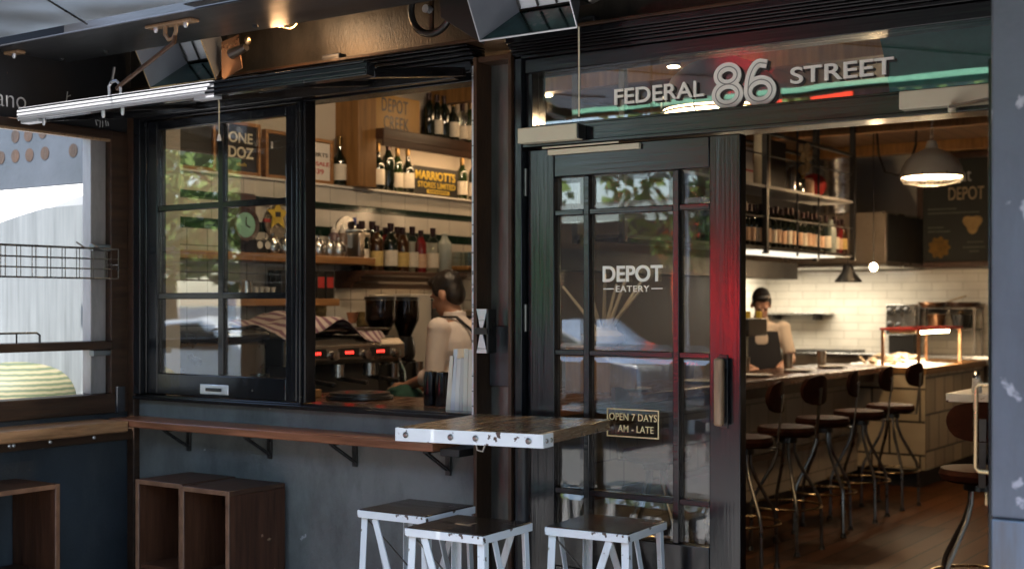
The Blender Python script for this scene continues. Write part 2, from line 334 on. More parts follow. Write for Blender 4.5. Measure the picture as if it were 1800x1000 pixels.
_n = M['leaf'].node_tree.nodes; _t = _n.new('ShaderNodeBsdfTranslucent'); _t.inputs[0].default_value = (.16,.23,.075,1); _a = _n.new('ShaderNodeAddShader')
M['leaf'].node_tree.links.new(_n['Principled BSDF'].outputs[0], _a.inputs[0]); M['leaf'].node_tree.links.new(_t.outputs[0], _a.inputs[1]); M['leaf'].node_tree.links.new(_a.outputs[0], _n['Material Output'].inputs[0])
M['bark'] = mat('bark_brown', (.10,.07,.045), .9, var=.3, vs=10)

# ------------------------------------------------------------------ lettering
_dg = None
def text(name, s, mt, parent, plane, box, d, th=.003, bold=.0, space=1.0):
    """letters fitted to box = (a0, a1, z0, z1); plane 'y' faces -Y at Y=d, plane 'x' faces +X at X=d"""
    cu = bpy.data.curves.new(name, 'FONT'); cu.body = s; cu.extrude = 0.03; cu.offset = bold; cu.space_character = space; cu.align_x = 'CENTER'; cu.space_line = .95
    t = bpy.data.objects.new(name, cu); col.objects.link(t)
    dg = bpy.context.evaluated_depsgraph_get(); me = bpy.data.meshes.new_from_object(t.evaluated_get(dg)); bpy.data.objects.remove(t)
    xs = [v.co.x for v in me.vertices]; ys = [v.co.y for v in me.vertices]
    x0, x1, y0, y1 = min(xs), max(xs), min(ys), max(ys); a0, a1, z0, z1 = box
    b = BASE.get(parent.name, Vector()) if parent else Vector()
    for v in me.vertices:
        a = a0 + (v.co.x - x0) / (x1 - x0) * (a1 - a0); z = z0 + (v.co.y - y0) / (y1 - y0) * (z1 - z0); k = (v.co.z / .06 + .5) * th
        p = Vector((a, d - k, z)) if plane == 'y' else Vector((d + k, a, z))
        v.co = p - b
    me.materials.clear(); me.materials.append(mt)
    o = bpy.data.objects.new(name, me); col.objects.link(o); me.name = name
    if parent: o.parent = parent
    BASE[o.name] = b
    return o
def strokes(name, lines, mt, parent, plane, box, d, wd):
    """hand drawn chalk lines in unit coordinates"""
    a0, a1, z0, z1 = box; m = MB()
    for ln in lines:
        pts = []
        for u, v in ln:
            a = a0 + u * (a1 - a0); z = z0 + v * (z1 - z0)
            pts.append((a, d, z) if plane == 'y' else (d, a, z))
        m.tube(pts, wd, 5)
    return m.build(name, mt, parent)

# ================================================================== SETTING
struct(MB().box(-40, 14, -5.0, 0.02, -.2, 0).build('pavement', M['concrete'], world0=True))
struct(MB().box(-60, 40, -11.0, -5.0, -.3, -.12).build('road', M['asphalt'], world0=True))
struct(MB().box(-60, 40, -16.0, -11.0, -.3, 0).build('far_pavement', M['concrete'], world0=True))
struct(MB().box(-400, 400, -400, 400, -.6, -.32).build('ground', M['asphalt'], world0=True))
struct(MB().box(-5.9, 2.3, 0.02, 9.2, -.2, .004).build('floor', M['floorwood'], world0=True))
struct(MB().box(-5.9, 2.3, 0.14, 9.2, 3.0, 3.1).build('ceiling', M['ceilwood'], world0=True))
mb = MB()
for y in (1.6, 3.2, 4.8, 6.4, 8.0): mb.box(-5.7, 2.0, y, y + .07, 2.90, 2.998)
struct(mb.build('ceiling_joist', M['postwood'], world0=True))
struct(MB().box(-5.9, -5.72, .14, 9.2, 0, 3).build('interior_wall_left', M['plaster'], world0=True))
struct(MB().box(-5.72, 2.1, 9.0, 9.2, 0, 3).build('interior_wall_back', M['plaster2'], world0=True))
struct(MB().box(2.1, 2.3, .14, 9.2, 0, 3).build('interior_wall_right', M['plaster'], world0=True))
# tile cladding on the left wall, with its two dark strips, and on the kitchen wall
tw = struct(MB().box(-5.72, -5.60, .14, 4.3, 0, 1.925).build('interior_wall_tiling', M['tileL'], world0=True))
mb = MB(); mb.box(-5.72, -5.60, .14, 4.3, 1.985, 2.09); mb.box(-5.72, -5.60, .14, 4.3, 2.135, 2.235)
struct(mb.build('interior_wall_wide_tiling', M['tileW'], world0=True))
mb = MB(); mb.box(-5.72, -5.602, .14, 4.3, 1.925, 1.985); mb.box(-5.72, -5.602, .14, 4.3, 2.09, 2.135)
struct(mb.build('interior_wall_strip_tiling', M['tileG'], world0=True))
struct(MB().box(-5.72, -5.58, .14, 4.3, 2.235, 2.25).build('interior_wall_tile_cap', M['paper'], bevel=.004, world0=True))
struct(MB().box(-5.7, 2.1, 8.97, 9.0, .3, 1.84).build('kitchen_wall_tiling', M['tileK'], world0=True))
struct(MB().box(-5.719, -5.60, 4.31, 7.6, 0.005, 2.999).build('interior_wall_dark_boarding', mat('dark_brown_boarding', (.045,.028,.018), .6, var=.35, vs=2, stretch=(1,6,.4)), world0=True))
struct(MB().box(-5.72, -5.69, 7.61, 8.97, .3, 1.84).build('kitchen_side_wall_tiling', M['tileKx'], world0=True))

# ================================================================== SHOPFRONT, window side
G = 'parts of the shopfront'
fw = thing('facade_wall', 'grey painted panel wall below the servery window', 'wall', (-3.93, .05, 0), kind='thing')
MB().box(-4.9, -2.917, 0, .14, 0, 1.062).build('panel', M['greywall'], fw, bevel=.004)
MB().box(-4.9, -2.917, -.006, .0, 0, .09).build('skirting', M['navy'], fw, bevel=.002)
# hidden bits of the front that close the building off
fo = thing('end_wall', 'pale wall of the building beyond the left opening', 'wall', (-7, .06, 0), kind='thing')
MB().box(-12, -4.965, .02, .14, 0, 3.3).build('wall', M['whitewall'], fo)
MB().box(-5.72, -4.962, .141, .3, 0, 3.0).build('return', M['plaster'], fo)
fu = thing('upper_wall', 'dark wall over the steel beam', 'wall', (-1.5, .07, 2.75), kind='thing')
MB().box(-4.96, 2.3, .02, .14, 2.76, 3.3).build('wall', M['deepblack'], fu)

win = thing('servery_window', 'black framed servery window with fixed multi-pane sash beside its open half', 'window', (-3.93, 0, 1.07))
mb = MB(); mb.box(-4.899, -4.852, -.035, .12, 1.085, 2.40)
mb.box(-4.852, -4.835, -.012, .02, 1.09, 2.345)
mb.build('frame', M['black'], win, bevel=.003)
mb = MB(); mb.box(-3.86, -3.81, -.03, .034, 1.088, 2.345); mb.box(-3.845, -3.825, -.045, -.03, 1.088, 2.345); mb.build('mullion', M['black'], win, bevel=.003)
mb = MB(); mb.box(-4.852, -2.935, -.03, .07, 2.345, 2.42); mb.box(-4.852, -2.935, -.05, -.03, 2.375, 2.42); mb.build('head', M['blackh'], win, bevel=.003)
mb = MB(); mb.box(-4.9, -2.935, -.02, .12, 1.064, 1.085); mb.box(-4.9, -2.935, -.04, -.02, 1.060, 1.078); mb.build('sill', M['blackh'], win, bevel=.003)
MB().box(-2.935, -2.918, -.045, .02, 1.066, 2.40).build('edge_trim', M['silver'], win, bevel=.002)
mb = MB(); mb.box(-4.834, -4.765, -.008, .032, 1.088, 2.343); mb.box(-3.945, -3.862, -.008, .032, 1.088, 2.343)
mb.box(-4.765, -3.945, -.008, .032, 1.088, 1.185); mb.box(-4.765, -3.945, -.008, .032, 2.300, 2.343)
mb.box(-3.90, -3.87, -.02, -.008, 1.09, 2.34)
sash = mb.build('sash', M['black'], win, bevel=.004)
mb = MB(); mb.box(-4.365, -4.332, -.004, .028, 1.187, 2.298)
for z in (1.538, 1.940): mb.box(-4.763, -3.947, -.003, .027, z - .014, z + .014)
mb.build('glazing_bar', M['blackh'], sash, bevel=.003)
for (x0, x1) in ((-4.764, -4.366), (-4.331, -3.946)):
    for (z0, z1) in ((1.186, 1.523), (1.553, 1.925), (1.955, 2.299)):
        MB().box(x0, x1, .010, .014, z0, z1).build('pane', M['glass'], sash, smooth=False)
lp = MB().box(-4.47, -4.29, -.014, -.008, 1.100, 1.145).build('pull_plate', M['silver'], sash, bevel=.003)
MB().box(-4.43, -4.33, -.020, -.014, 1.115, 1.130).build('finger_recess', M['dark'], sash, bevel=.003)
# mouldings above the window
mo = thing('window_moulding', 'stepped glossy black moulding along the top of the servery window', 'moulding', (-3.93, -.05, 2.40), kind='thing')
mb = MB()
for y, z0, z1 in ((-.055, 2.422, 2.436), (-.07, 2.437, 2.452), (-.085, 2.453, 2.464), (-.10, 2.465, 2.474)): mb.box(-4.9, -2.918, y, .02, z0, z1)
mb.build('moulding', M['blackh'], mo, bevel=.003)

# raised (hinged-up) sash
rs = thing('raised_sash', 'long window sash propped up level, front rail coloured pale for its sunlit part', 'window sash', (-3.9, -.3, 2.32))
a = math.atan2(.085, .56); s0 = .5
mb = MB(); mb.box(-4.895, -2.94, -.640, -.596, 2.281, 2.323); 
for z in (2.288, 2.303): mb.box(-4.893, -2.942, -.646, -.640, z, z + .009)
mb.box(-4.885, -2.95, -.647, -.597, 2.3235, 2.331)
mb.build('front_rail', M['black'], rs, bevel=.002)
mb = MB(); mb.box(-4.8965, -3.69, -.6425, -.6402, 2.2805, 2.3235); mb.box(-4.886, -3.69, -.6495, -.597, 2.3312, 2.3335)  # pale strip stands in for the sunlit part of the black rail
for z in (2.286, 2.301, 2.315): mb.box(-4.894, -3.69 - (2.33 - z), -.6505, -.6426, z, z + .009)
mb.build('sunlit_strip', M['sunrail'], rs, bevel=.001)
for x in (-4.87, -2.965): MB().obox((x, -.335, 2.335), (.05, .53, .034), (a, 0, 0)).build('stile', M['blackh'], rs, bevel=.003)
mb = MB(); mb.box(-4.85, -2.99, -.085, -.045, 2.352, 2.384)
for x in (-4.42, -3.9, -3.4): mb.obox((x, -.335, 2.334), (.028, .5, .02), (a, 0, 0))
mb.build('back_rail', M['blackh'], rs, bevel=.003)
MB().obox((-3.92, -.335, 2.337), (1.86, .5, .004), (a, 0, 0)).build('pane', M['glass'], rs, smooth=False)
for x in (-4.75, -4.36, -4.24):
    MB().lathe([(.007, 0), (.007, -.02), (.004, -.028)], (x, -.62, 2.281), 8).build('bolt', M['silver'], rs)
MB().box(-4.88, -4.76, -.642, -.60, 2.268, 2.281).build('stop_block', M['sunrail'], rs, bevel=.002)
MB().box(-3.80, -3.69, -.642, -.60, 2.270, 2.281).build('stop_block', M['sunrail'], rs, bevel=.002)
MB().tube([(-4.32, -.62, 2.33), (-4.325, -.62, 2.375), (-4.31, -.62, 2.392), (-4.28, -.62, 2.395), (-4.255, -.62, 2.375), (-4.25, -.62, 2.33)], .006, 8).build('hook_eye', M['silver'], rs)
MB().tube([(-4.312, -.62, 2.385), (-4.30, -.62, 2.41), (-4.29, -.62, 2.45)], .006, 8).build('hook_tail', M['stoolsteel'], rs)
for i, (x, lb) in enumerate(((-3.92, 'long iron rod hooked from the ceiling plate to the raised sash'), (-5.0, 'second ceiling plate with hook at the far left picture edge'))):
    h = thing('sash_hook', lb, 'hook', (x, -.64, 2.58))
    MB().obox((x, -.645, 2.573), (.26, .045, .012), (0, 0, 0)).build('plate', M['bronze'], h, bevel=.003)
    MB().tube([(x - .03, -.65, 2.57), (x - .032, -.65, 2.535), (x - .01, -.65, 2.512), (x + .015, -.65, 2.515), (x + .03, -.65, 2.54), (x + .03, -.65, 2.57)], .008, 8).build('eye', M['bronze'], h)
    for dx in (-.085, .085): MB().lathe([(.009, 0), (.009, -.014), (.005, -.02)], (x + dx, -.65, 2.568), 8).build('bolt', M['silver'], h)
    if i == 0: MB().tube([(x + .025, -.65, 2.525), (x + .02, -.65, 2.50), (-4.26, -.62, 2.372), (-4.275, -.62, 2.36)], .009, 8).build('rod', M['rust'], h)
    else: MB().tube([(x + .025, -.65, 2.525), (x + .03, -.65, 2.49), (x + .02, -.64, 2.44)], .009, 8).build('rod', M['rust'], h)

# steel column and beam
cl = thing('steel_column', 'rusty H section steel column between servery window and doors', 'column', (-2.83, .03, 0), kind='thing')
mb = MB(); mb.box(-2.916, -2.900, -.06, .12, 0, 2.428); mb.box(-2.757, -2.742, -.06, .12, 0, 2.428); mb.build('flange', M['rust'], cl, bevel=.002)
MB().box(-2.900, -2.757, .035, .05, 0, 2.428).build('web', M['colweb'], cl)
MB().box(-2.900, -2.757, -.05, .035, 2.408, 2.427).build('cap_plate', M['rust'], cl)
MB().box(-2.899, -2.758, .02, .035, 1.19, 1.42).build('patch_plate', M['darksteel'], cl, bevel=.003)
lt = thing('window_latch', 'bow tie shaped pale metal latch on the steel column', 'latch', (-2.87, -.07, 1.40))
mb = MB(); mb.prism([(-2.895, 1.483), (-2.845, 1.483), (-2.868, 1.408), (-2.868, 1.393), (-2.845, 1.318), (-2.895, 1.318), (-2.878, 1.393), (-2.878, 1.408)], 'y', -.069, -.063)
mb.build('plate', M['silver'], lt, bevel=.001)
mb = MB(); mb.box(-2.845, -2.836, -.075, -.02, 1.318, 1.483); mb.box(-2.9, -2.836, -.075, -.070, 1.388, 1.413); mb.build('bracket', M['dark'], lt, bevel=.002)
bm_ = thing('steel_beam', 'long rusty steel beam running over the window and doors', 'beam', (-2, 0, 2.43), kind='thing')
mb = MB(); mb.box(-4.955, 2.2, -.11, .10, 2.475, 2.487); mb.build('lower_flange', M['rust'], bm_, bevel=.002)
MB().box(-4.955, 2.2, -.005, .012, 2.487, 2.74).build('web', M['rustweb'], bm_)
MB().box(-4.955, 2.2, -.11, .10, 2.74, 2.755).build('upper_flange', M['rust'], bm_)
for x in (-2.70, -2.42, -3.62):
    MB().obox((x, -.06, 2.50), (.10, .045, .03), (0, 0, 0)).build('clamp', M['darksteel'], bm_, bevel=.006)

# awning: inner ceiling, downstand beam, sheet soffit with a gap shaped to sun the rail, added translucent edge
cp = thing('awning', 'dark street awning over the shopfront with glossy sheet metal soffit', 'awning', (-2, -1.2, 2.58), kind='thing')
MB().box(-5.06, 3, -.352, .02, 2.80, 2.82).build('ceiling_panel', M['deepblack'], cp)
MB().box(-5.06, 3, -.20, -.12, 2.68, 2.80).build('joist', M['framewood'], cp)
mb = MB(); mb.box(-5.05, 3, -.365, -.352, 2.58, 2.86); mb.box(-5.05, 3, -.735, -.365, 2.580, 2.588); mb.build('channel_beam', M['darksteel'], cp, bevel=.002)
mb = MB()
for x in (-4.9, -4.6, -3.7, -2.9): mb.lathe([(.012, 0), (.012, -.006), (.006, -.010)], (x, -.42, 2.58), 8)
mb.build('bolt', M['darksteel'], cp)
sm_ = mat('milky_roof_sheet', (.30,.32,.34), .18, metal=.0, var=.25, vs=1.6, spec=.7)
sn = sm_.node_tree.nodes; sk = sm_.node_tree.links; tl_ = sn.new('ShaderNodeBsdfTranslucent'); tl_.inputs[0].default_value = (.30, .33, .36, 1)
sx_ = sn.new('ShaderNodeMixShader'); st_ = sn.new('ShaderNodeTexNoise'); st_.inputs['Scale'].default_value = 1.4; sr_ = sn.new('ShaderNodeMapRange'); sr_.inputs['From Min'].default_value = .35; sr_.inputs['From Max'].default_value = .7; sr_.inputs['To Min'].default_value = .10; sr_.inputs['To Max'].default_value = .75
so_t = sn.new('ShaderNodeTexCoord'); sk.new(so_t.outputs['Object'], st_.inputs[0]); sk.new(st_.outputs[0], sr_.inputs[0]); sk.new(sr_.outputs[0], sx_.inputs[0]); sk.new(sn['Principled BSDF'].outputs[0], sx_.inputs[1]); sk.new(tl_.outputs[0], sx_.inputs[2]); sk.new(sx_.outputs[0], sn['Material Output'].inputs[0])
MB().box(-5.05, -2.60, -2.20, -.787, 2.600, 2.606).build('roof_sheet', sm_, cp)
MB().box(-2.598, 3, -2.20, -.787, 2.600, 2.606).build('soffit_sheet', M['galv'], cp)
mb = MB(); mb.box(-3.69, 3, -.787, -.735, 2.590, 2.594); mb.build('sun_gap_stop', M['darksteel'], cp)  # added to end the sun gap, so the rail stays shaded beyond it
mb = MB()
for x in (-4.72, -3.98, -3.1, -2.0): mb.tube([(x + .45, -1.9, 2.596), (x, -1.2, 2.592), (x - .30, -.76, 2.597)], .004, 6)
mb.build('seam', M['dark'], cp)
em = mat('added_green_glow_edge', (.25, .55, .35), .5)
nn = em.node_tree.nodes; tr = nn.new('ShaderNodeBsdfTranslucent'); tr.inputs[0].default_value = (.42, .62, .50, 1)
em.node_tree.links.new(tr.outputs[0], nn['Material Output'].inputs[0])
MB().box(-5.06, 3, -2.38, -2.20, 2.600, 2.604).build('added_glow_edge', em, cp)  # unseen green edge added for the glow mirrored in the transom
MB().box(-5.06, 3, -2.42, -2.38, 2.58, 2.66).build('gutter', M['darksteel'], cp, bevel=.004)

# side wall on the left with its opening
sw = thing('side_wall', 'dark side wall on the left with open framed hatch', 'wall', (-5.0, -1.5, 0), kind='thing')
mb = MB(); mb.box(-5.06, -4.962, -3.2, -.0, 0, 1.0); mb.build('lower_panel', M['navy'], sw)
mb = MB(); mb.box(-5.06, -4.962, -3.2, .0, 2.30, 2.8); mb.build('upper_panel', M['deepblack'], sw)
mb = MB(); mb.box(-5.06, -4.962, -3.2, -.80, 1.0, 2.30); mb.build('solid_panel', M['deepblack'], sw)
mb = MB(); mb.box(-5.055, -4.945, -.80, -.115, 2.262, 2.30); mb.box(-5.055, -4.945, -.80, -.0, 1.0, 1.088); mb.box(-5.055, -4.950, -.12, .0, 1.088, 2.30); mb.box(-5.055, -4.945, -.80, -.76, 1.088, 2.262)
mb.build('frame', M['framewood'], sw, bevel=.004)
MB().box(-4.975, -4.951, -.80, -.12, 2.250, 2.2615).build('head_trim', M['bronze'], sw, bevel=.002)
MB().box(-4.950, -4.902, -.03, .05, 0, 2.44).build('corner_post', M['framewood'], sw, bevel=.004)
MB().box(-4.945, -4.93, -.10, -.055, 1.0, 1.12).build('bracket_plate', M['darksteel'], sw, bevel=.002)
MB().box(-5.05, -4.94, -.80, -.115, 1.293, 1.332).build('rail', M['framewood'], sw, bevel=.004)
text('chalk_writing', 'mano', M['chalk'], sw, 'x', (-.78, -.56, 2.345, 2.395), -4.9605, .001, -.012)
strokes('chalk_mark', [[(.1,.0),(.0,.35)],[(.35,.0),(.5,1.)],[(.3,.35),(.75,.5)],[(.45,.75),(.7,.85)],[(.6,.0),(.95,.2),(.8,.4)],[(.25,.15),(.95,.05)]], M['chalk'], sw, 'x', (-.39, -.31, 2.355, 2.45), -4.958, .0022)
strokes('chalk_mark', [[(0,1),(.1,.2)],[(.1,.9),(.35,.8),(.3,0)],[(.5,.9),(.5,.1)],[(.7,1),(.75,.3),(.9,.4),(.85,.9)]], M['chalk'], sw, 'x', (-.20, -.12, 2.31, 2.345), -4.958, .0018)
gp = thing('galvanised_post', 'worn grey metal post standing inside the left opening', 'post', (-5.0, -.12, 0))
MB().box(-5.045, -4.985, -.205, -.121, 1.089, 2.261).build('shaft', M['colweb2'] if 'colweb2' in M else mat('streaky_zinc', (.30,.28,.28), .45, metal=.4, var=.35, vs=3, stretch=(3,3,.8), chips=((.16,.08,.05), 10, .70)), gp, bevel=.003)
MB().box(-4.984, -4.95, -.215, -.121, 1.265, 1.29).build('bracket', M['galv'], gp, bevel=.002)
MB().box(-4.984, -4.95, -.215, -.121, 1.745, 1.775).build('clip', M['galv'], gp, bevel=.002)
pb = thing('perforated_beam', 'grey steel beam punched with round rusty holes', 'beam', (-6, -.1, 2.08))
MB().box(-7.2, -5.05, -.10, -.04, 2.07, 2.42).build('beam', mat('blue_grey_steel', (.055,.062,.075), .45, metal=.3, var=.25, vs=3, bump=.1), pb, bevel=.004)
mb = MB()
for x, z in ((-5.71,2.234),(-5.595,2.232),(-5.472,2.232),(-5.253,2.231),(-5.15,2.232),(-5.71,2.332),(-5.604,2.33),(-5.49,2.338),(-5.83,2.234),(-5.95,2.234)):
    mb.lathe([(.033, -.102), (.033, -.1005), (.027, -.1005), (.027, -.07)], (x, 0, z), 18, 'y')
mb.build('hole', M['rust'], pb)
sc1 = MB().prism([(-7.6, .3), (-7.6, 1.55), (-6.6, 1.72), (-6.1, 1.845), (-5.808, 1.897), (-5.575, 1.937), (-5.395, 1.962), (-5.07, 1.965), (-5.07, .3)], 'y', -.150, -.138).build('curved_screen', M['screen'])
tag(sc1, 'pale grey streaky screen with curved top seen through the left opening', 'screen')
sc2 = MB().prism([(-5.55, 1.0), (-5.36, 1.966), (-5.2, 2.0), (-5.07, 2.02), (-5.07, 1.0)], 'y', -.135, -.128).build('curved_screen', M['screen2'])
tag(MB().box(-7.4, -5.07, -.125, -.112, 1.2, 2.066).build('added_white_board', M['whitewall']), 'added white board catching the sun above the curved grey screen', 'board')  # board added to catch the sun and burn out to white
tag(sc2, 'paler narrow screen edge showing above the big curved screen', 'screen')
pl = MB().box(-6.4, -5.08, -.62, -.05, 0, 1.065).build('white_plinth', M['whitewall']); tag(pl, 'white plinth under the striped dome outside the left opening', 'plinth')
dm = MB(); dm.lathe([(.30*math.cos(t*math.pi/2/8), .165*math.sin(t*math.pi/2/8)) for t in range(9)], (-5.42, -.30, 1.065), 28)
tag(dm.build('striped_dome', M['dome']), 'low yellow green striped dome outside the left opening', 'ornament')
# wire basket
wb = thing('wire_basket', 'long grey wire grid basket hung across the left opening', 'basket', (-4.9, -.5, 1.61))
mb = MB(); xs = (-4.94, -4.86)
for x in xs:
    for z in (1.617, 1.66, 1.705, 1.752): mb.tube([(x, -1.3, z), (x, -.15, z)], .0032 if z in (1.617, 1.752) else .0022, 6)
    y = -.15
    while y > -1.3: mb.tube([(x, y, 1.617), (x, y, 1.752)], .0022, 6); y -= .075
for y in (-.15, -.30, -.45, -.6, -.75, -.9):
    mb.tube([(-4.94, y, 1.617), (-4.86, y, 1.617)], .0022, 6); 
for z in (1.617, 1.68, 1.752): mb.tube([(-4.94, -.15, z), (-4.86, -.15, z)], .003, 6)
mb.build('grid', M['stoolsteel'], wb)
mb = MB()
for y in (-.2, -.28, -.74): mb.tube([(-4.95, y - .03, 1.78), (-4.93, y, 1.755), (-4.90, y, 1.75)], .004, 6)
mb.build('hook', M['stoolsteel'], wb)
wl = MB(); wl.tube([(-4.97, -1.3, 1.375), (-4.97, -.50, 1.375), (-4.97, -.485, 1.365), (-4.97, -.485, 1.332)], .005, 6); wl.tube([(-4.97, -.6, 1.375), (-4.97, -.6, 1.332)], .004, 6)
tag(wl.build('wire_rail', M['dark']), 'low black wire rail on top of the brown wooden rail', 'rail')
# ledges
l1 = thing('wall_ledge', 'narrow red brown drinking ledge below the servery window', 'ledge', (-4, -.08, .94))
MB().box(-4.90, -3.02, -.175, -.0, .948, .982).build('board', M['ledgewood'], l1, bevel=.005)
for x in (-4.55, -4.04, -3.555, -3.075):
    mb = MB(); mb.box(x - .012, x + .012, -.012, -.002, .84, .947); mb.box(x - .012, x + .012, -.15, -.002, .938, .947)
    mb.bar((x + .008, -.145, .94), (x + .008, -.01, .86), .008, .008); mb.bar((x - .008, -.145, .94), (x - .008, -.01, .86), .008, .008)
    mb.build('bracket', M['dark'], l1, bevel=.001)
MB().box(-3.02, -2.93, -.13, .0, .93, .958).build('end_block', M['blackplain'], l1, bevel=.003)
l2 = thing('side_ledge', 'thick weathered wooden ledge along the left side wall', 'ledge', (-4.86, -1, .93))
MB().box(-4.961, -4.75, -3.1, -.18, .928, .978).build('board', M['ledgewood2'], l2, bevel=.008)
MB().box(-4.961, -4.905, -3.0, -.035, .875, .927).build('cleat', M['framewood'], l2, bevel=.003)
mb = MB()
for y in (-.25, -.48, -.66, -.68): mb.lathe([(.008, 0), (.008, .006), (.004, .009)], (-4.905, y, .90), 8, 'x')
mb.build('bolt', M['silver'], l2)
# crate stools
def crate(name, x0, x1, y0, y1, h, face, lb):
    c = thing(name, lb, 'crate stool', ((x0+x1)/2, (y0+y1)/2, 0), 'wooden crate stools by the ledges'); t = .02
    MB().box(x0, x1, y0, y1, h - t, h).build('top', M['boxtop'], c, bevel=.003)
    if face == 'y':
        MB().box(x0, x0 + t, y0, y1, .0, h - t).build('side', M['boxwood'], c, bevel=.002); MB().box(x1 - t, x1, y0, y1, .0, h - t).build('side', M['boxwood'], c, bevel=.002)
        MB().box(x0 + t, x1 - t, y1 - t, y1, .0, h - t).build('back', M['boxwood'], c)
        MB().box(x0 + t, x1 - t, y0 + .01, y1 - t, .37, .39).build('shelf', M['boxwood'], c, bevel=.002)
        mb = MB(); mb.box(x0 - .001, x0 + t, y0 - .004, y0, 0, h); mb.box(x1 - t, x1 + .001, y0 - .004, y0, 0, h); mb.box(x0 + t, x1 - t, y0 - .004, y0, h - t, h)
    else:
        MB().box(x0, x1, y0, y0 + t, .0, h - t).build('side', M['boxwood'], c, bevel=.002); MB().box(x0, x1, y1 - t, y1, .0, h - t).build('side', M['boxwood'], c, bevel=.002)
        MB().box(x0, x0 + t, y0 + t, y1 - t, .0, .30).build('back', M['boxwood'], c)
        MB().box(x0 + t, x1 - .01, y0 + t, y1 - t, .37, .39).build('shelf', M['boxwood'], c, bevel=.002)
        mb = MB(); mb.box(x1, x1 + .004, y0 - .001, y0 + t, 0, h); mb.box(x1, x1 + .004, y1 - t, y1 + .001, 0, h); mb.box(x1, x1 + .004, y0 + t, y1 - t, h - t, h)
    mb.build('worn_edge', M['boxedge'], c, bevel=.002)
crate('crate_stool', -4.515, -4.222, -.33, -.03, .752, 'y', 'tall open brown crate stool against the corner, left of its twin')
crate('crate_stool', -4.214, -3.925, -.345, -.03, .748, 'y', 'tall open brown crate stool under the ledge showing its scratched side')
crate('crate_stool', -4.955, -4.66, -.95, -.61, .752, 'x', 'open brown crate stool by the side wall at far left')

# ================================================================== DOORS
en = thing('entrance_frame', 'black door surround with lettered transom window above the doors', 'door frame', (-1.8, 0, 0))
MB().box(-2.741, -2.706, -.045, .10, 0, 2.46).build('jamb', M['black'], en, bevel=.003)
mb = MB(); mb.box(-2.705, -.77, -.03, .09, 2.074, 2.149); mb.box(-2.705, -.77, -.042, -.03, 2.074, 2.088); mb.build('rail', M['doorrail'], en, bevel=.003)
mb = MB(); mb.box(-2.705, -.77, -.03, .09, 2.348, 2.40); mb.build('head', M['doorrail'], en, bevel=.003)
mb = MB(); mb.box(-2.705, -2.675, -.02, .07, 2.149, 2.348); mb.build('side_bead', M['blackh'], en, bevel=.002)
mb = MB()
for y, z0, z1 in ((-.045, 2.401, 2.414), (-.056, 2.415, 2.425), (-.068, 2.426, 2.433), (-.078, 2.434, 2.441), (-.090, 2.442, 2.450), (-.10, 2.451, 2.474)): mb.box(-2.741, -.77, y, .09, z0, z1)
mb.build('cornice', M['blackh'], en, bevel=.002)
MB().box(-2.674, -.77, .018, .023, 2.150, 2.347).build('transom_pane', M['glass'], en, smooth=False)
MB().box(-2.674, -.77, .0, .017, 2.150, 2.160).build('glazing_bead', M['blackh'], en, bevel=.002)
def ribbon(pts, wd, closed):
    n = len(pts); L = []; Rr = []
    for i, p in enumerate(pts):
        a = pts[i-1] if (closed or i) else p; b = pts[(i+1) % n] if (closed or i < n-1) else p
        dx, dz = b[0]-a[0], b[1]-a[1]; q = math.hypot(dx, dz); nx, nz = -dz/q*wd/2, dx/q*wd/2
        L.append((p[0]+nx, p[1]+nz)); Rr.append((p[0]-nx, p[1]-nz))
    return L, Rr
def numerals(name, m_, d, th, wd, ox, oz):
    mb = MB()
    def ring(cx, cz, rx, rz, a0=0, a1=360):
        full = a1 - a0 >= 360; k = 40; pts = [(cx + ox + rx*math.cos(R(a0 + (a1-a0)*i/(k if full else k-1))), cz + oz + rz*math.sin(R(a0 + (a1-a0)*i/(k if full else k-1)))) for i in range(k)]
        return pts, full
    for pts, cl_ in (ring(-1.904, 2.268, .036, .029), ring(-1.904, 2.204, .043, .034), ring(-1.786, 2.206, .043, .036), ([(-1.829 + ox + .070*(1 - math.cos(R(t)))*.62, 2.206 + oz + .092*math.sin(R(t))) for t in range(0, 96, 8)] + [(-1.762 + ox, 2.292 + oz)], False)):
        L, Rr = ribbon(pts, wd, cl_); n = len(pts); vs = []
        for y in (d - th, d): vs += [(p[0], y, p[1]) for p in L] + [(p[0], y, p[1]) for p in Rr]
        fs = []
        for i in range(n if cl_ else n - 1):
            j = (i+1) % n; fs += [(i, j, n+j, n+i), (2*n+i, 3*n+i, 3*n+j, 2*n+j), (i, 2*n+i, 2*n+j, j), (n+i, n+j, 3*n+j, 3*n+i)]
        if not cl_: fs += [(0, n, 3*n, 2*n), (n-1, 3*n-1, 4*n-1, 2*n-1)]
        mb.add(vs, fs); d -= .0002
    mb.build(name, m_, en, smooth=False)
numerals('lettering', M['letter'], .0125, .006, .029, 0, 0); numerals('letter_shade', M['lettershade'], .0172, .003, .031, .008, -.006); numerals('letter_inline', mat('grey_inline', (.30,.30,.28), .5), .0052, .0004, .0035, .001, 0)
for s, bx, bd in (('FEDERAL', (-2.343, -1.992, 2.207, 2.262), .012), ('STREET', (-1.680, -1.338, 2.217, 2.271), .012)):
    text('lettering', s, M['letter'], en, 'y', bx, .0125, .006, bd, 1.0)
    text('letter_shade', s, M['lettershade'], en, 'y', (bx[0] + .007, bx[1] + .007, bx[2] - .006, bx[3] - .006), .0175, .004, bd + .004, 1.0)
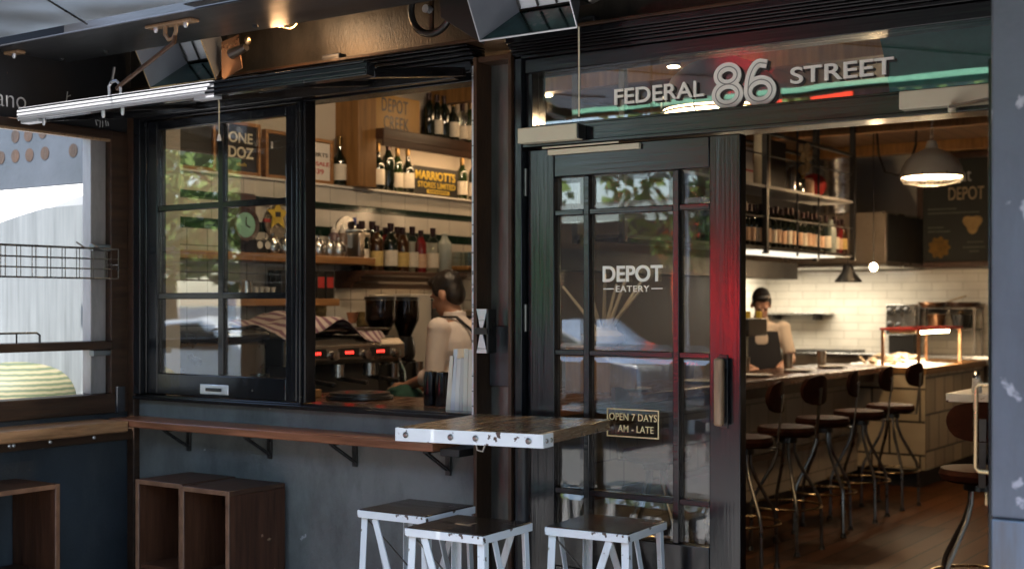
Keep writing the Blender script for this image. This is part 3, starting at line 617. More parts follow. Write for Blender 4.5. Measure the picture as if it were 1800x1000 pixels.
# "86" carries a dark inline
cz = MB().box(-2.697, -2.444, -.085, -.031, 2.086, 2.141).build('closer_body', M['cream'], en, bevel=.003)
MB().box(-2.444, -2.437, -.083, -.032, 2.088, 2.139).build('closer_end_cap', M['dark'], en, bevel=.002)
MB().box(-1.292, -.9, -.085, -.031, 2.090, 2.145).build('closer_body', M['cream'], en, bevel=.003)
MB().bar((-1.13, -.10, 2.083), (-.86, -.35, 2.068), .022, .008).build('closer_arm', M['stoolsteel'], en, bevel=.002)
MB().lathe([(.012, 0), (.012, -.022)], (-1.13, -.095, 2.09), 10).build('closer_pivot', M['cream'], en)
# left leaf
dr = thing('glazed_door', 'tall black glazed door with bevelled panes and gold lettering', 'door', (-2.276, 0, 0))
for x0, x1 in ((-2.703, -2.585), (-1.962, -1.847)): MB().box(x0, x1, -.012, .034, .012, 2.068).build('stile', M['doorpaint'], dr, bevel=.004)
for z0, z1 in ((1.962, 2.068), (.55, .68), (.012, .16)): MB().box(-2.585, -1.962, -.012, .034, z0, z1).build('rail', M['doorrail'], dr, bevel=.004)
MB().box(-2.585, -1.962, -.004, .026, .16, .55).build('bottom_panel', M['doorpaint'], dr, bevel=.003)
cols = ((-2.585, -2.462), (-2.438, -2.102), (-2.078, -1.962)); rows = ((.68, .815), (.835, 1.315), (1.337, 1.822), (1.842, 1.962))
mb = MB()
for x in (-2.45, -2.09): mb.box(x - .012, x + .012, -.009, .031, .681, 1.961)
for z in (.825, 1.326, 1.832):
    for x0, x1 in cols: mb.box(x0 + .0005, x1 - .0005, -.008, .030, z - .0105, z + .0105)
mb.build('glazing_bar', M['doorrail'], dr, bevel=.003)
for x0, x1 in cols:
    for z0, z1 in rows:
        e = .0008; b = min(.022, (x1 - x0) * .2); X0, X1, Z0, Z1 = x0 + e, x1 - e, z0 + e, z1 - e
        m = MB(); y0, y1 = .012, .0075
        vs = [(X0,y0,Z0),(X1,y0,Z0),(X1,y0,Z1),(X0,y0,Z1),(X0+b,y1,Z0+b),(X1-b,y1,Z0+b),(X1-b,y1,Z1-b),(X0+b,y1,Z1-b),(X0,.016,Z0),(X1,.016,Z0),(X1,.016,Z1),(X0,.016,Z1)]
        m.add(vs, [(4,5,6,7),(0,1,5,4),(1,2,6,5),(2,3,7,6),(3,0,4,7),(11,10,9,8),(0,8,9,1),(1,9,10,2),(2,10,11,3),(3,11,8,0)])
        m.build('pane', M['glassdoor'], dr, smooth=False)
text('lettering', 'DEPOT', M['letter'], dr, 'y', (-2.388, -2.147, 1.579, 1.637), .0055, .003, .022)
text('lettering', 'EATERY', M['letter'], dr, 'y', (-2.334, -2.200, 1.544, 1.566), .0055, .002, .012, 1.15)
mb = MB(); mb.box(-2.386, -2.343, .003, .0055, 1.553, 1.557); mb.box(-2.191, -2.148, .003, .0055, 1.553, 1.557); mb.build('lettering_dash', M['letter'], dr)
text('lettering', 'OPEN 7 DAYS', M['lettergold'], dr, 'y', (-2.362, -2.170, 1.091, 1.116), .0055, .002, .006, 1.05)
text('lettering', 'AM - LATE', M['lettergold'], dr, 'y', (-2.326, -2.183, 1.050, 1.074), .0055, .002, .006, 1.05)
mb = MB(); mb.box(-2.371, -2.162, .003, .0055, 1.128, 1.132); mb.box(-2.371, -2.162, .003, .0055, 1.032, 1.036); mb.box(-2.371, -2.367, .003, .0055, 1.036, 1.128); mb.box(-2.166, -2.162, .003, .0055, 1.036, 1.128)
mb.build('sign_border', M['lettergold'], dr)
h = MB(); h.box(-1.925, -1.893, -.060, -.030, 1.095, 1.322).build('pull_handle', M['bronze'], dr, bevel=.010, seg=3)
mb = MB(); mb.box(-1.922, -1.896, -.032, -.012, 1.105, 1.13); mb.box(-1.922, -1.896, -.032, -.012, 1.287, 1.312); mb.box(-1.926, -1.892, -.016, -.0125, 1.085, 1.332); mb.build('handle_plate', M['dark'], dr, bevel=.003)
MB().box(-2.603, -2.223, -.028, -.012, 2.042, 2.062).build('closer_track', M['cream'], dr, bevel=.002)
MB().box(-2.62, -2.30, -.040, -.032, 2.066, 2.072).build('closer_arm', M['cream'], dr, bevel=.002)
for z in (.85, 1.40, 1.90): MB().lathe([(.0075, 0), (.0075, .10)], (-2.706, -.020, z), 10).build('hinge', M['stoolsteel'], dr)
# right leaf folded out towards the street, and the pier beside it
d2 = thing('open_door', 'second black door folded open edge-on beside the slate pier', 'door', (-.79, -.46, 0))
MB().box(-.8155, -.771, -.90, -.02, .012, 2.068).build('leaf', M['doorpaint'], d2, bevel=.004)
MB().tube([(-.8165, -.86, 1.108), (-.845, -.86, 1.108), (-.853, -.86, 1.116), (-.853, -.86, 1.305), (-.845, -.86, 1.313), (-.8165, -.86, 1.313)], .0055, 10).build('pull_handle', M['brass'], d2)
MB().box(-.822, -.8156, -.90, -.86, 1.035, 1.065).build('latch_plate', M['brass'], d2, bevel=.002)
pr_ = thing('pier', 'slate blue painted pier with chipped paint at the right edge', 'pier', (0, -.5, 0), kind='thing')
MB().box(-.765, 1.2, -.93, 0.02, 0, 2.8).build('core', M['blackplain'], pr_)
MB().box(-.789, 1.2, -.975, -.93, 1.02, 2.8).build('painted_face', M['slate'], pr_, bevel=.006)
MB().box(-.787, 1.2, -.983, -.93, 0, 1.02).build('metal_cladding', M['kick'], pr_, bevel=.004)

# ================================================================== OUTDOOR TABLE AND STOOLS
tb = thing('cafe_table', 'square wooden high table with chipped white metal edge', 'table', (0,0,0))
mb = MB()
for i in range(2): mb.box(-.258 + i * .2585, -.258 + i * .2585 + .2565, -.286, .288, 1.062, 1.1005)
mb.build('top', M['tablewood'], tb, bevel=.003)
mb = MB(); mb.box(-.262, .262, -.293, -.287, 1.056, 1.099); mb.box(.259, .265, -.293, -.215, 1.056, 1.099); mb.box(-.265, -.259, -.293, -.215, 1.056, 1.099); mb.build('metal_edge', M['whitepaint'], tb, bevel=.001)
mb = MB()
for x in (-.225, -.06, .03, .215): mb.lathe([(.010, -.293), (.010, -.296), (.005, -.300)], (x, 0, 1.077), 10, 'y')
for y in (-.27, -.235): mb.lathe([(.008, .265), (.006, .270)], (0, y, 1.077), 8, 'x')
mb.build('bolt', M['stoolsteel'], tb)
mb = MB(); mb.cone((-.02, .16, .02), (-.02, .16, 1.06), .024, .024, 14); mb.build('pedestal', M['blackplain'], tb)
MB().lathe([(.19, 0), (.19, .012), (.03, .03)], (-.02, .16, 0), 24).build('base', M['blackplain'], tb)
MB().tube([(.03, -.285, 1.056), (.03, -.28, 1.040), (.05, -.28, 1.036), (.06, -.285, 1.056)], .004, 6).build('bag_hook', M['stoolsteel'], tb)
tb.location = (-2.52, -.40, 0); tb.rotation_euler = (0, 0, R(9))
def stool(label, mirror=False):
    s = thing('cafe_stool', label, 'stool', (0,0,0), 'white legged stools around the high table'); a = .160; h = .77
    MB().box(-a + .004, a - .004, -a + .004, a - .004, h - .02, h).build('seat', M['seatwood'], s, bevel=.004)
    mb = MB(); zt = h - .004
    for sx in (-1, 1):
        mb.box(min(sx*a, sx*(a-.004)), max(sx*a, sx*(a-.004)), -a, a, h - .030, zt); mb.box(-a + .004, a - .004, min(sx*a, sx*(a-.004)), max(sx*a, sx*(a-.004)), h - .030, zt)
    mb.build('seat_frame', M['whitepaint'], s, bevel=.0015)
    for sx in (-1, 1):
        for sy in (-1, 1):
            m = MB(); t0 = Vector((sx*.140, sy*.140, h - .030)); b0 = Vector((sx*.165, sy*.165, 0))
            m.bar(t0, b0, .028, .004, (0, 1, 0)); m.bar(t0 + Vector((sx*.012, -sy*.012, 0)), b0 + Vector((sx*.012, -sy*.012, 0)), .004, .026, (0, 1, 0))
            m.build('leg', M['whiteleg'], s, bevel=.001)
    k = -1 if mirror else 1
    MB().bar((-k*.085, -.148, h - .031), (k*.15, -.160, .10), .026, .005, (0, 1, 0)).build('brace', M['whiteleg'], s)
    MB().bar((.148, -.07, h - .031), (.160, .15, .10), .005, .026, (0, 1, 0)).build('brace', M['whiteleg'], s)
    MB().bar((-.148, -.07, h - .031), (-.160, .15, .10), .005, .026, (0, 1, 0)).build('brace', M['whiteleg'], s)
    MB().bar((k*.085, .148, h - .031), (-k*.15, .160, .10), .026, .005, (0, 1, 0)).build('brace', M['whiteleg'], s)
    MB().tube([(-.135, -.13, h - .04), (.14, .14, .30)], .0035, 6).build('cross_rod', M['stoolsteel'], s)
    return s
st = stool('white legged stool with dark seat nearest the grey wall, plain black top'); st.location = (-2.965, -.335, 0); st.rotation_euler.z = R(2); st.scale = (.95, .95, 1)
st = stool('white legged stool in the middle, amber mark on its dark seat')
MB().prism([(-.05,-.02),(.02,-.035),(.025,-.02),(.01,-.012),(.012,.03),(.0,.032),(-.005,-.005),(-.05,-.005)], 'z', .7702, .7706).build('seat_mark', M['bronze'], st)
st.location = (-2.588, -.525, 0); st.rotation_euler.z = R(3); st.scale = (.96, .96, 1)
st = stool('white legged stool in front of the glazed door', True); st.location = (-2.225, -.245, 0); st.rotation_euler.z = R(4); st.scale = (.95, .95, 1)

# ================================================================== HEATERS, AWNING LAMP, REEL, CORDS
def heater(x0, label, plate_m, side):
    h = thing('radiant_heater', label, 'heater', (x0 + .205, -.28, 2.44), 'gas heaters under the awning'); x1 = x0 + .41
    lo, hi = (-.235, 2.442), (-.350, 2.655)      # rim (y, z)
    bl, bh = (-.095, 2.560), (-.150, 2.665)      # burner
    i0, i1 = x0 + .075, x1 - .075
    def quad(n, a, b, c, d, m, th=.003):
        v = [Vector(p) for p in (a, b, c, d)]; nr = (v[1]-v[0]).cross(v[3]-v[0]).normalized() * th
        MB().add(v + [p + nr for p in v], [(3,2,1,0),(4,5,6,7),(0,1,5,4),(1,2,6,5),(2,3,7,6),(3,0,4,7)]).build(n, m, h, smooth=False)
    L = lambda x, p: (x, p[0], p[1])
    quad('lower_reflector', L(x0, lo), L(x1, lo), L(i1, bl), L(i0, bl), M['teal'])
    quad('side_reflector', L(x0, hi), L(x0, lo), L(i0, bl), L(i0, bh), M['mirror'])
    quad('side_reflector', L(x1, lo), L(x1, hi), L(i1, bh), L(i1, bl), M['mirror'])
    quad('upper_reflector', L(x1, hi), L(x0, hi), L(i0, bh), L(i1, bh), M['mirror'])
    mb = MB(); mb.box(i0, i1, -.10, -.02, 2.57, 2.68); mb.build('burner_box', M['dark'], h)
    quad('burner', (i0 + .01, bl[0] - .004, bl[1] + .012), (i1 - .01, bl[0] - .004, bl[1] + .012), (i1 - .01, bh[0] - .004, bh[1] - .004), (i0 + .01, bh[0] - .004, bh[1] - .004), M['silver'])
    mb = MB()
    for k in range(4):
        x = i0 + .01 + (i1 - i0 - .02) * k / 3; MB().bar((x, bl[0] - .012, bl[1] + .010), (x, bh[0] - .012, bh[1] - .002), .006, .006).build('burner_bar', M['dark'], h)
    mb = MB(); mb.tube([L(x0, lo), L(x1, lo)], .004, 6); mb.tube([L(x0, lo), L(x0, hi)], .003, 6); mb.tube([L(x1, lo), L(x1, hi)], .003, 6); mb.build('rim', M['brass'] if plate_m is M['copper'] else M['silver'], h)
    if side > 0: poly = [(x1 + .004, 2.438), (x1 + .125, 2.478), (x1 + .10, 2.62), (x1 + .0, 2.60)]; gx = x1 + .10
    else: poly = [(x0 - .004, 2.435), (x0 - .20, 2.555), (x0 - .21, 2.64), (x0 - .03, 2.64)]; gx = x1 + .07
    MB().prism(poly, 'y', -.205, -.20).build('end_plate', plate_m, h, bevel=.001)
    MB().cone((gx - .03, -.215, 2.54), (gx + .06, -.215, 2.56), .022, .016, 12).build('gas_valve', M['stoolsteel'], h)
    MB().ell((gx + .075, -.22, 2.585), (.014, .014, .02), 8, 6).build('tap', M['brass'], h)
    MB().bar((x0 + .2, -.06, 2.62), (x0 + .2, -.04, 2.82), .03, .008).build('hanger', M['dark'], h)
heater(-4.535, 'gas heater with copper end plate hung above the fixed window', M['copper'], 1)
heater(-2.757, 'larger looking gas heater with greenish reflector above the column', M['blackplain'], -1)
rl = thing('hose_reel', 'black ring shaped hose reel beside the heater under the beam', 'reel', (-3.06, -.12, 2.52))
MB().tube([(-3.06 + .100*math.cos(t*math.pi/14), -.13 , 2.622 + .100*math.sin(t*math.pi/14)) for t in range(28)], .014, 10, True).build('hoop', M['dark'], rl)
MB().box(-3.075, -3.060, -.125, -.115, 2.535, 2.72).build('spoke', M['rust'], rl)
MB().lathe([(.016, -.15), (.016, -.12)], (-3.075, 0, 2.615), 10, 'y').build('hub', M['silver'], rl)
lm = thing('cage_lamp', 'lit bulkhead lamp in a wire cage under the awning', 'lamp', (-3.72, -.27, 2.6))
MB().ell((-3.72, -.27, 2.68), (.10, .055, .055), 16, 8).build('diffuser', M['lamp'], lm)
MB().box(-3.84, -3.60, -.34, -.205, 2.735, 2.80).build('base', M['dark'], lm, bevel=.01)
mb = MB()
for dy in (-.06, 0, .06):
    mb.tube([(-3.86 + .28*i/10, -.27 + dy * (1 - .3*abs(i-5)/5), 2.735 - .13*math.sin(math.pi*i/10)) for i in range(11)], .0045, 6)
for i in (2, 4, 6, 8):
    x = -3.86 + .28*i/10; z = 2.735 - .13*math.sin(math.pi*i/10); mb.tube([(x, -.34, z + .03), (x, -.30, z), (x, -.24, z), (x, -.20, z + .03)], .0035, 6)
mb.build('cage', M['brass'], lm)
def plight(name, loc, e, c, r=.05, parent=None):
    l = bpy.data.lights.new(name, 'POINT'); l.energy = e; l.color = c; l.shadow_soft_size = r
    o = bpy.data.objects.new(name, l); col.objects.link(o); o.location = loc; return o
def alight(name, loc, e, c, sx, sy, rot=(0,0,0)):
    l = bpy.data.lights.new(name, 'AREA'); l.energy = e; l.color = c; l.shape = 'RECTANGLE'; l.size = sx; l.size_y = sy
    o = bpy.data.objects.new(name, l); col.objects.link(o); o.location = loc; o.rotation_euler = rot; return o
def slight(name, loc, e, c, ang=115):
    l = bpy.data.lights.new(name, 'SPOT'); l.energy = e; l.color = c; l.shadow_soft_size = .04; l.spot_size = R(ang); l.spot_blend = .7
    o = bpy.data.objects.new(name, l); col.objects.link(o); o.location = loc; return o
WARM = (1, .66, .36); WARM2 = (1, .76, .50)
plight('cage_lamp_light', (-3.72, -.27, 2.59), 1.0, (1, .55, .25), .04)
tag(MB().tube([(-2.34, -.235, 2.442), (-2.339, -.235, 2.30), (-2.34, -.235, 2.137)], .0028, 6).build('pull_cord', M['cream']), 'thin pull cord hanging from the heater in front of the transom', 'cord')
pc = thing('light_cord', 'short pale cord with white toggle in front of the fixed sash', 'cord', (-4.252, -.1, 2.21))
MB().tube([(-4.252, -.1, 2.46), (-4.252, -.1, 2.225)], .003, 6).build('cord', M['cream'], pc)
MB().lathe([(.003, .03), (.006, .025), (.010, .002), (.007, 0)], (-4.252, -.1, 2.205), 10).build('toggle', M['whitewall'], pc)

# ================================================================== BAR ROOM
bar = thing('bar_counter', 'long dark topped bar with pale tiled front', 'bar counter', (-3.8, 3.8, 0))
MB().box(-4.15, -3.56, 1.0, 6.58, .945, 1.0).build('top', M['barwood'], bar, bevel=.006)
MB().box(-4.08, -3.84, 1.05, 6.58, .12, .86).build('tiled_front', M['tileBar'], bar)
MB().box(-4.1, -3.70, 1.05, 6.58, .86, .944).build('apron_board', M['darkshelf'], bar)
MB().box(-4.08, -3.90, 1.05, 6.58, .004, .12).build('plinth', M['blackplain'], bar)
MB().box(-3.83, -3.80, 1.05, 6.5, .40, .44).build('foot_rail', M['darkshelf'], bar)
dc = thing('display_counter', 'patchwork tiled counter block at the end of the bar', 'counter', (-3.7, 7.5, 0))
MB().box(-4.15, -3.285, 6.62, 8.35, .15, .93).build('side_tiling', M['tileBlkX'], dc)
MB().box(-4.149, -3.287, 6.612, 6.62, .152, .928).build('front_tiling', M['tileBlkY'], dc)
MB().box(-4.1, -3.34, 6.66, 8.3, .004, .15).build('plinth', M['blackplain'], dc)
mb = MB(); mb.box(-4.16, -3.27, 6.60, 6.66, .931, .985); mb.box(-3.33, -3.27, 6.66, 8.37, .931, .985); mb.box(-4.16, -3.33, 8.31, 8.37, .931, .985); mb.box(-4.15, -3.33, 6.66, 8.31, .931, .94); mb.build('rim', M['postwood'], dc, bevel=.004)
ice = MB()
n = 26
def hgt(u, v): return .952 + .07*math.exp(-((u-.45)**2+(v-.35)**2)*7) + .012*math.sin(u*37+v*11)*math.cos(v*29-u*7)
for i in range(n+1):
    for j in range(n+1): ice.v.append(Vector((-4.14 + .80*i/n, 6.67 + 1.63*j/n, hgt(i/n, j/n))))
for i in range(n):
    for j in range(n): ice.f.append((i*(n+1)+j, (i+1)*(n+1)+j, (i+1)*(n+1)+j+1, i*(n+1)+j+1))
o = ice.build('crushed_ice', mat('crushed_ice_white', (.78,.78,.76), .35, var=.1, vs=60, bump=.8, bs=50)); tag(o, 'bed of white crushed ice lit on the display counter', 'ice', kind='stuff')
fr = thing('ice_display_shelf', 'wine red framed glass shelf with lit strip over the ice', 'display shelf', (-3.55, 7.2, .985))
for x, y in ((-3.66, 6.68), (-3.36, 6.68), (-3.66, 7.85), (-3.36, 7.85)): MB().box(x - .012, x + .012, y - .012, y + .012, .986, 1.285).build('post', M['copper'], fr, bevel=.002)
mb = MB(); mb.box(-3.68, -3.34, 6.66, 6.69, 1.286, 1.306); mb.box(-3.68, -3.34, 7.84, 7.87, 1.286, 1.306); mb.box(-3.68, -3.65, 6.69, 7.84, 1.286, 1.306); mb.box(-3.37, -3.34, 6.69, 7.84, 1.286, 1.306); mb.build('top_rail', M['red'], fr, bevel=.002)
MB().box(-3.65, -3.37, 6.69, 7.84, 1.29, 1.298).build('shelf_glass', M['glass'], fr, smooth=False)
MB().box(-3.62, -3.40, 6.72, 7.0, 1.262, 1.2895).build('lamp_housing', M['brass'], fr, bevel=.002)
MB().box(-3.405, -3.385, 6.85, 7.62, 1.255, 1.278).build('strip_lamp', M['strip'], fr, bevel=.004)
alight('display_strip_light', (-3.50, 7.2, 1.25), 5, WARM2, .2, .9)
# oysters on the ice
oy0 = None; rnd = random.Random(3)
oym = mat('oyster_shell', (.34,.26,.17), .45, var=.5, vs=25, bump=.6, bs=40)
def oyster():
    m = MB(); m.ell((0,0,0), (.055, .035, .013), 12, 6)
    for v in m.v: v.x *= 1 + .15*math.sin(v.y*90); v.z += .01*math.sin(v.x*40)
    o = m.build('oyster', oym, world0=True); return o
k = 0; ordn = ['first','second','third','fourth','fifth','sixth','seventh','eighth','ninth','tenth','eleventh','twelfth','thirteenth','fourteenth','fifteenth','sixteenth','seventeenth','eighteenth','nineteenth','twentieth','twenty first','twenty second','twenty third','twenty fourth']
base_oy = oyster()
for i in range(24):
    u = .30 + .38*rnd.random(); v = .08 + .5*rnd.random()
    o = base_oy if i == 0 else base_oy.copy()
    if i: col.objects.link(o)
    o.location = (-4.14 + .8*u, 6.67 + 1.63*v, hgt(u, v) + .012 + .03*rnd.random()); o.rotation_euler = (rnd.uniform(-.6,.6), rnd.uniform(-.6,.6), rnd.random()*6)
    tag(o, 'oyster shell heaped on the lit ice of the display counter', 'oyster', 'oysters on the ice')
# kitchen end
kh = thing('extractor_hood', 'warm lit stainless extractor hood over the kitchen', 'hood', (-4.8, 8.4, 1.85))
MB().box(-5.6, -4.035, 7.86, 8.96, 1.88, 2.36).build('body', M['hood'], kh, bevel=.006)
MB().box(-5.62, -4.02, 7.845, 8.96, 1.85, 1.88).build('lip', M['steel'], kh, bevel=.004)
MB().box(-4.034, -4.03, 7.9, 8.95, 1.9, 2.34).build('side_panel', M['blackplain'], kh)
alight('hood_light', (-4.9, 8.3, 1.84), 8, (1, .86, .66), 1.2, .5)
mbd = thing('menu_blackboard', 'large framed blackboard menu with chalk lettering on the back wall', 'menu board', (-3.7, 8.97, 1.85))
mb = MB(); mb.box(-4.09, -4.03, 8.93, 8.999, 1.86, 2.985); mb.box(-3.3, -3.24, 8.93, 8.999, 1.86, 2.985); mb.box(-4.03, -3.3, 8.93, 8.999, 1.86, 1.92); mb.box(-4.03, -3.3, 8.93, 8.999, 2.925, 2.985); mb.build('frame', M['darkshelf'], mbd, bevel=.004)
MB().box(-4.03, -3.3, 8.95, 8.97, 1.92, 2.925).build('board', mat('blackboard', (.014,.016,.013), .7, var=.4, vs=3), mbd)
text('chalk_lettering', 'DEPOT', mat('tan_chalk', (.36,.27,.17), .9, var=.4, vs=30), mbd, 'y', (-3.78, -3.44, 2.52, 2.645), 8.948, .002, .0)
text('chalk_lettering', "at", M['chalk'], mbd, 'y', (-3.66, -3.56, 2.70, 2.80), 8.948, .002, -.01)
cfm = mat('faint_chalk', (.11,.11,.09), .9)
for z, x0, x1 in ((2.43,-3.98,-3.72),(2.39,-3.98,-3.5),(2.25,-3.98,-3.85),(2.21,-3.98,-3.78),(2.10,-3.6,-3.46),(2.05,-3.64,-3.45),(2.01,-3.58,-3.5)):
    x = x0; mb = MB()
    while x < x1: mb.box(x, x + .024, 8.947, 8.949, z, z + .012); mb.box(x + .024, x + .031, 8.9472, 8.9488, z + .004, z + .008); x += .031
    mb.build('chalk_writing', cfm, mbd)
def blob(poly, name, m, par, y): MB().prism(poly, 'y', y - .003, y).build(name, m, par)
blob([(-3.55 + .085*math.cos(t)*(1 + .22*math.cos(3*t - 1.57)), 2.285 + .085*math.sin(t)*(1 + .22*math.cos(3*t - 1.57))) for t in [i*math.pi/12 for i in range(24)]], 'chalk_drawing', mat('tan_chalk_fill', (.34,.22,.09), .9, var=.3, vs=20), mbd, 8.948)
blob([(-3.87 + .10*math.cos(t)*(1 + .12*math.cos(9*t)), 2.06 + .10*math.sin(t)*(1 + .12*math.cos(9*t))) for t in [i*math.pi/24 for i in range(48)]], 'chalk_drawing', mat('orange_chalk_fill', (.16,.085,.015), .9, var=.4, vs=20), mbd, 8.948)
kb = thing('kitchen_bench', 'stainless steel kitchen bench along the white tiled wall', 'bench', (-4.5, 8.6, 0))
MB().box(-5.6, -3.0, 8.42, 8.96, .985, 1.02).build('top', M['steel'], kb, bevel=.004)
MB().box(-5.55, -3.05, 8.47, 8.95, .1, .984).build('cabinet', M['hood'], kb)
MB().box(-5.2, -4.6, 8.5, 8.9, 1.021, 1.045).build('griddle', M['dark'], kb, bevel=.004)
ks = thing('wall_shelf', 'thin steel shelf on the white tiles behind the cook', 'shelf', (-5.3, 8.85, 1.38))
MB().box(-5.72, -4.95, 8.72, 8.965, 1.395, 1.415).build('shelf_board', M['steel'], ks, bevel=.003)
for x in (-5.55, -5.1): MB().box(x, x + .02, 8.75, 8.965, 1.34, 1.394).build('bracket', M['dark'], ks)
ov = thing('control_box', 'steel control box with round black knobs near the pans', 'control box', (-4.2, 8.8, 1.18))
MB().box(-4.32, -4.03, 8.7, 8.96, 1.20, 1.50).build('box', M['steel'], ov, bevel=.004)
for x, z in ((-4.27,1.43),(-4.18,1.44),(-4.10,1.44),(-4.27,1.30),(-4.18,1.29)): MB().lathe([(.036, 8.695), (.036, 8.670), (.02, 8.66)], (x, 0, z), 16, 'y').build('knob', M['dark'], ov)
MB().box(-4.3, -4.05, 8.72, 8.95, 1.0205, 1.20).build('stand', M['dark'], ov)
pr2 = thing('pan_rack', 'steel rack for pans above the display counter', 'rack', (-3.75, 8.8, 1.05))
mb = MB(); mb.box(-4.0, -3.45, 8.68, 8.95, 1.455, 1.47)
for x in (-3.99, -3.46):
    for y in (8.69, 8.94): mb.box(x - .01, x + .01, y - .01, y + .01, 1.0205, 1.455)
mb.box(-4.0, -3.45, 8.68, 8.95, 1.255, 1.27); mb.build('frame', M['stoolsteel'], pr2)
for x, z, nm, lb, r in ((-3.90, 1.471, 'copper_pan', 'shallow copper pan on the top of the pan rack', .14), (-3.60, 1.471, 'wooden_bowl', 'wide wooden bowl tilted on the pan rack', .16), (-3.86, 1.271, 'copper_pot', 'copper pot on the lower pan rack shelf', .09), (-3.62, 1.271, 'black_pot', 'black pot with brass lid on the lower pan rack shelf', .10)):
    t = thing(nm, lb, nm.split('_')[1], (x, 8.81, z)); hh = .05 if 'pan' in nm or 'bowl' in nm else .13
    MB().lathe([(r*.7, 0), (r, hh), (r*.97, hh), (r*.66, .006)], (x, 8.81, z + .001), 24).build('body', M['darkshelf'] if 'bowl' in nm else (M['dark'] if 'black' in nm else M['copper']), t)
    if 'pan' in nm: MB().bar((x + r, 8.8, z + hh), (x + r + .2, 8.78, z + hh + .06), .025, .012).build('handle', M['brass'], t)
    if nm == 'black_pot': MB().ell((x, 8.81, z + hh + .02), (.03, .03, .03), 10, 6).build('lid_knob', M['brass'], t)
# wine rack
rk = thing('hanging_wine_rack', 'black steel wine rack hung from the ceiling above the bar', 'wine rack', (-3.95, 4.6, 1.78))
mb = MB()
for x in (-4.12, -3.80):
    for y in (2.6, 4.62, 6.36): mb.box(x - .02, x + .02, y - .02, y + .02, 1.86, 2.998)
    for z in (2.72,): mb.box(x - .012, x + .012, 2.6, 6.36, z - .012, z + .012)
mb.build('frame', M['blackplain'], rk, bevel=.002)
mb = MB()
for y in (3.3, 4.0, 5.2, 5.62): mb.tube([(-3.80, y, 1.86), (-3.80, y, 2.998)], .008, 6)
for z in (2.12, 2.56): mb.tube([(-3.80, 2.6, z), (-3.80, 6.36, z)], .006, 6)
mb.build('rod', M['blackplain'], rk)
MB().box(-4.13, -3.79, 2.58, 6.38, 1.885, 1.91).build('lower_shelf', M['dark'], rk, bevel=.002)
MB().box(-4.13, -3.79, 2.58, 6.38, 2.325, 2.345).build('upper_shelf', M['plaster2'], rk, bevel=.002)
MB().box(-4.11, -3.81, 4.5, 6.0, 1.872, 1.884).build('light_panel', M['ledpanel'], rk)
MB().box(-4.7, -4.5, 2.58, 6.9, 1.72, 1.86).build('bulkhead', M['blackplain'], rk)
alight('rack_light', (-3.96, 5.0, 1.865), 1.2, WARM2, .28, 1.8)

def bottle(name, glass, label, foil, h=.30, r=.038, neck=.014, sh=.64):
    b = thing(name, 'bottle', 'bottle', (0,0,0))
    MB().lathe([(r*.9, 0), (r, .006), (r, h*sh), (r*.93, h*(sh+.05)), (r*.6, h*(sh+.12)), (neck*1.1, h*(sh+.19)), (neck, h*(sh+.24)), (neck, h*.95), (neck*1.15, h*.955), (neck*1.15, h), (0, h)], (0,0,0), 18).build('glass', glass, b)
    if label: MB().lathe([(r+.0006, h*.12), (r+.0006, h*.44)], (0,0,0), 18).build('label', label, b)
    if foil: MB().lathe([(neck+.0012, h*.80), (neck*1.15+.0012, h*.955), (neck*1.15+.0012, h+.0005), (0, h+.0006)], (0,0,0), 12).build('capsule', foil, b)
    return b
B = {'wine': bottle('wine_bottle', M['bottle'], M['label'], M['foil']), 'wine2': bottle('wine_bottle', M['bottleg'], M['label'], M['foilg']), 'winet': bottle('wine_bottle', M['bottle'], M['label2'], M['foil']),
     'plain': bottle('wine_bottle', M['bottle'], None, M['foil']), 'champ': bottle('sparkling_wine_bottle', M['bottle'], M['label'], M['foilg'], .32, .045, .015, .5),
     'spirit': bottle('spirit_bottle', M['bottleb'], M['label3'], M['foil'], .27, .040, .015, .66), 'spirit2': bottle('spirit_bottle', M['bottle'], M['label'], M['foil'], .29, .042, .016, .62),
     'red': bottle('liqueur_bottle', M['bottler'], M['label2'], M['foil'], .26, .036, .014, .66), 'clear': bottle('clear_bottle', M['clear'], M['label'], M['foil'], .28, .038, .015, .66), 'jug': bottle('water_bottle', mat('frosted_glass', (.30,.34,.32), .2, var=.1, spec=.8), None, None, .25, .045, .018, .72)}
used = set()
def put(kind, loc, label, group, rz=0, s=1):
    if kind not in used: used.add(kind); o = B[kind]
    else: o = dup(B[kind], (0,0,0))
    o.location = loc; o.rotation_euler = (0,0,rz); o['label'] = label; o['group'] = group
    if s != 1: o.scale = (s, s, s)
    return o
nth = ['nearest','second','third','fourth','fifth','sixth','seventh','eighth','ninth','tenth','eleventh','twelfth','thirteenth','fourteenth','fifteenth','sixteenth','seventeenth','eighteenth','nineteenth','twentieth','twenty first','twenty second','twenty third','twenty fourth']
for i in range(20):
    y = 4.02 + i * .094
    put('winet' if i % 3 else 'wine', (-3.86 + rnd.uniform(-.008, .008), y, 1.911), 'labelled wine bottle in the hanging rack front row, %s from the door end' % nth[i], 'bottles in the hanging rack', rnd.random()*6, rnd.uniform(.94, 1.04))
for i in range(18):
    put('plain', (-4.02 + rnd.uniform(-.01, .01), 4.05 + i*.105, 1.911), 'plain wine bottle in the hanging rack back row, %s from the door end' % nth[i], 'back row bottles in the hanging rack', rnd.random()*6, rnd.uniform(1.0, 1.12))
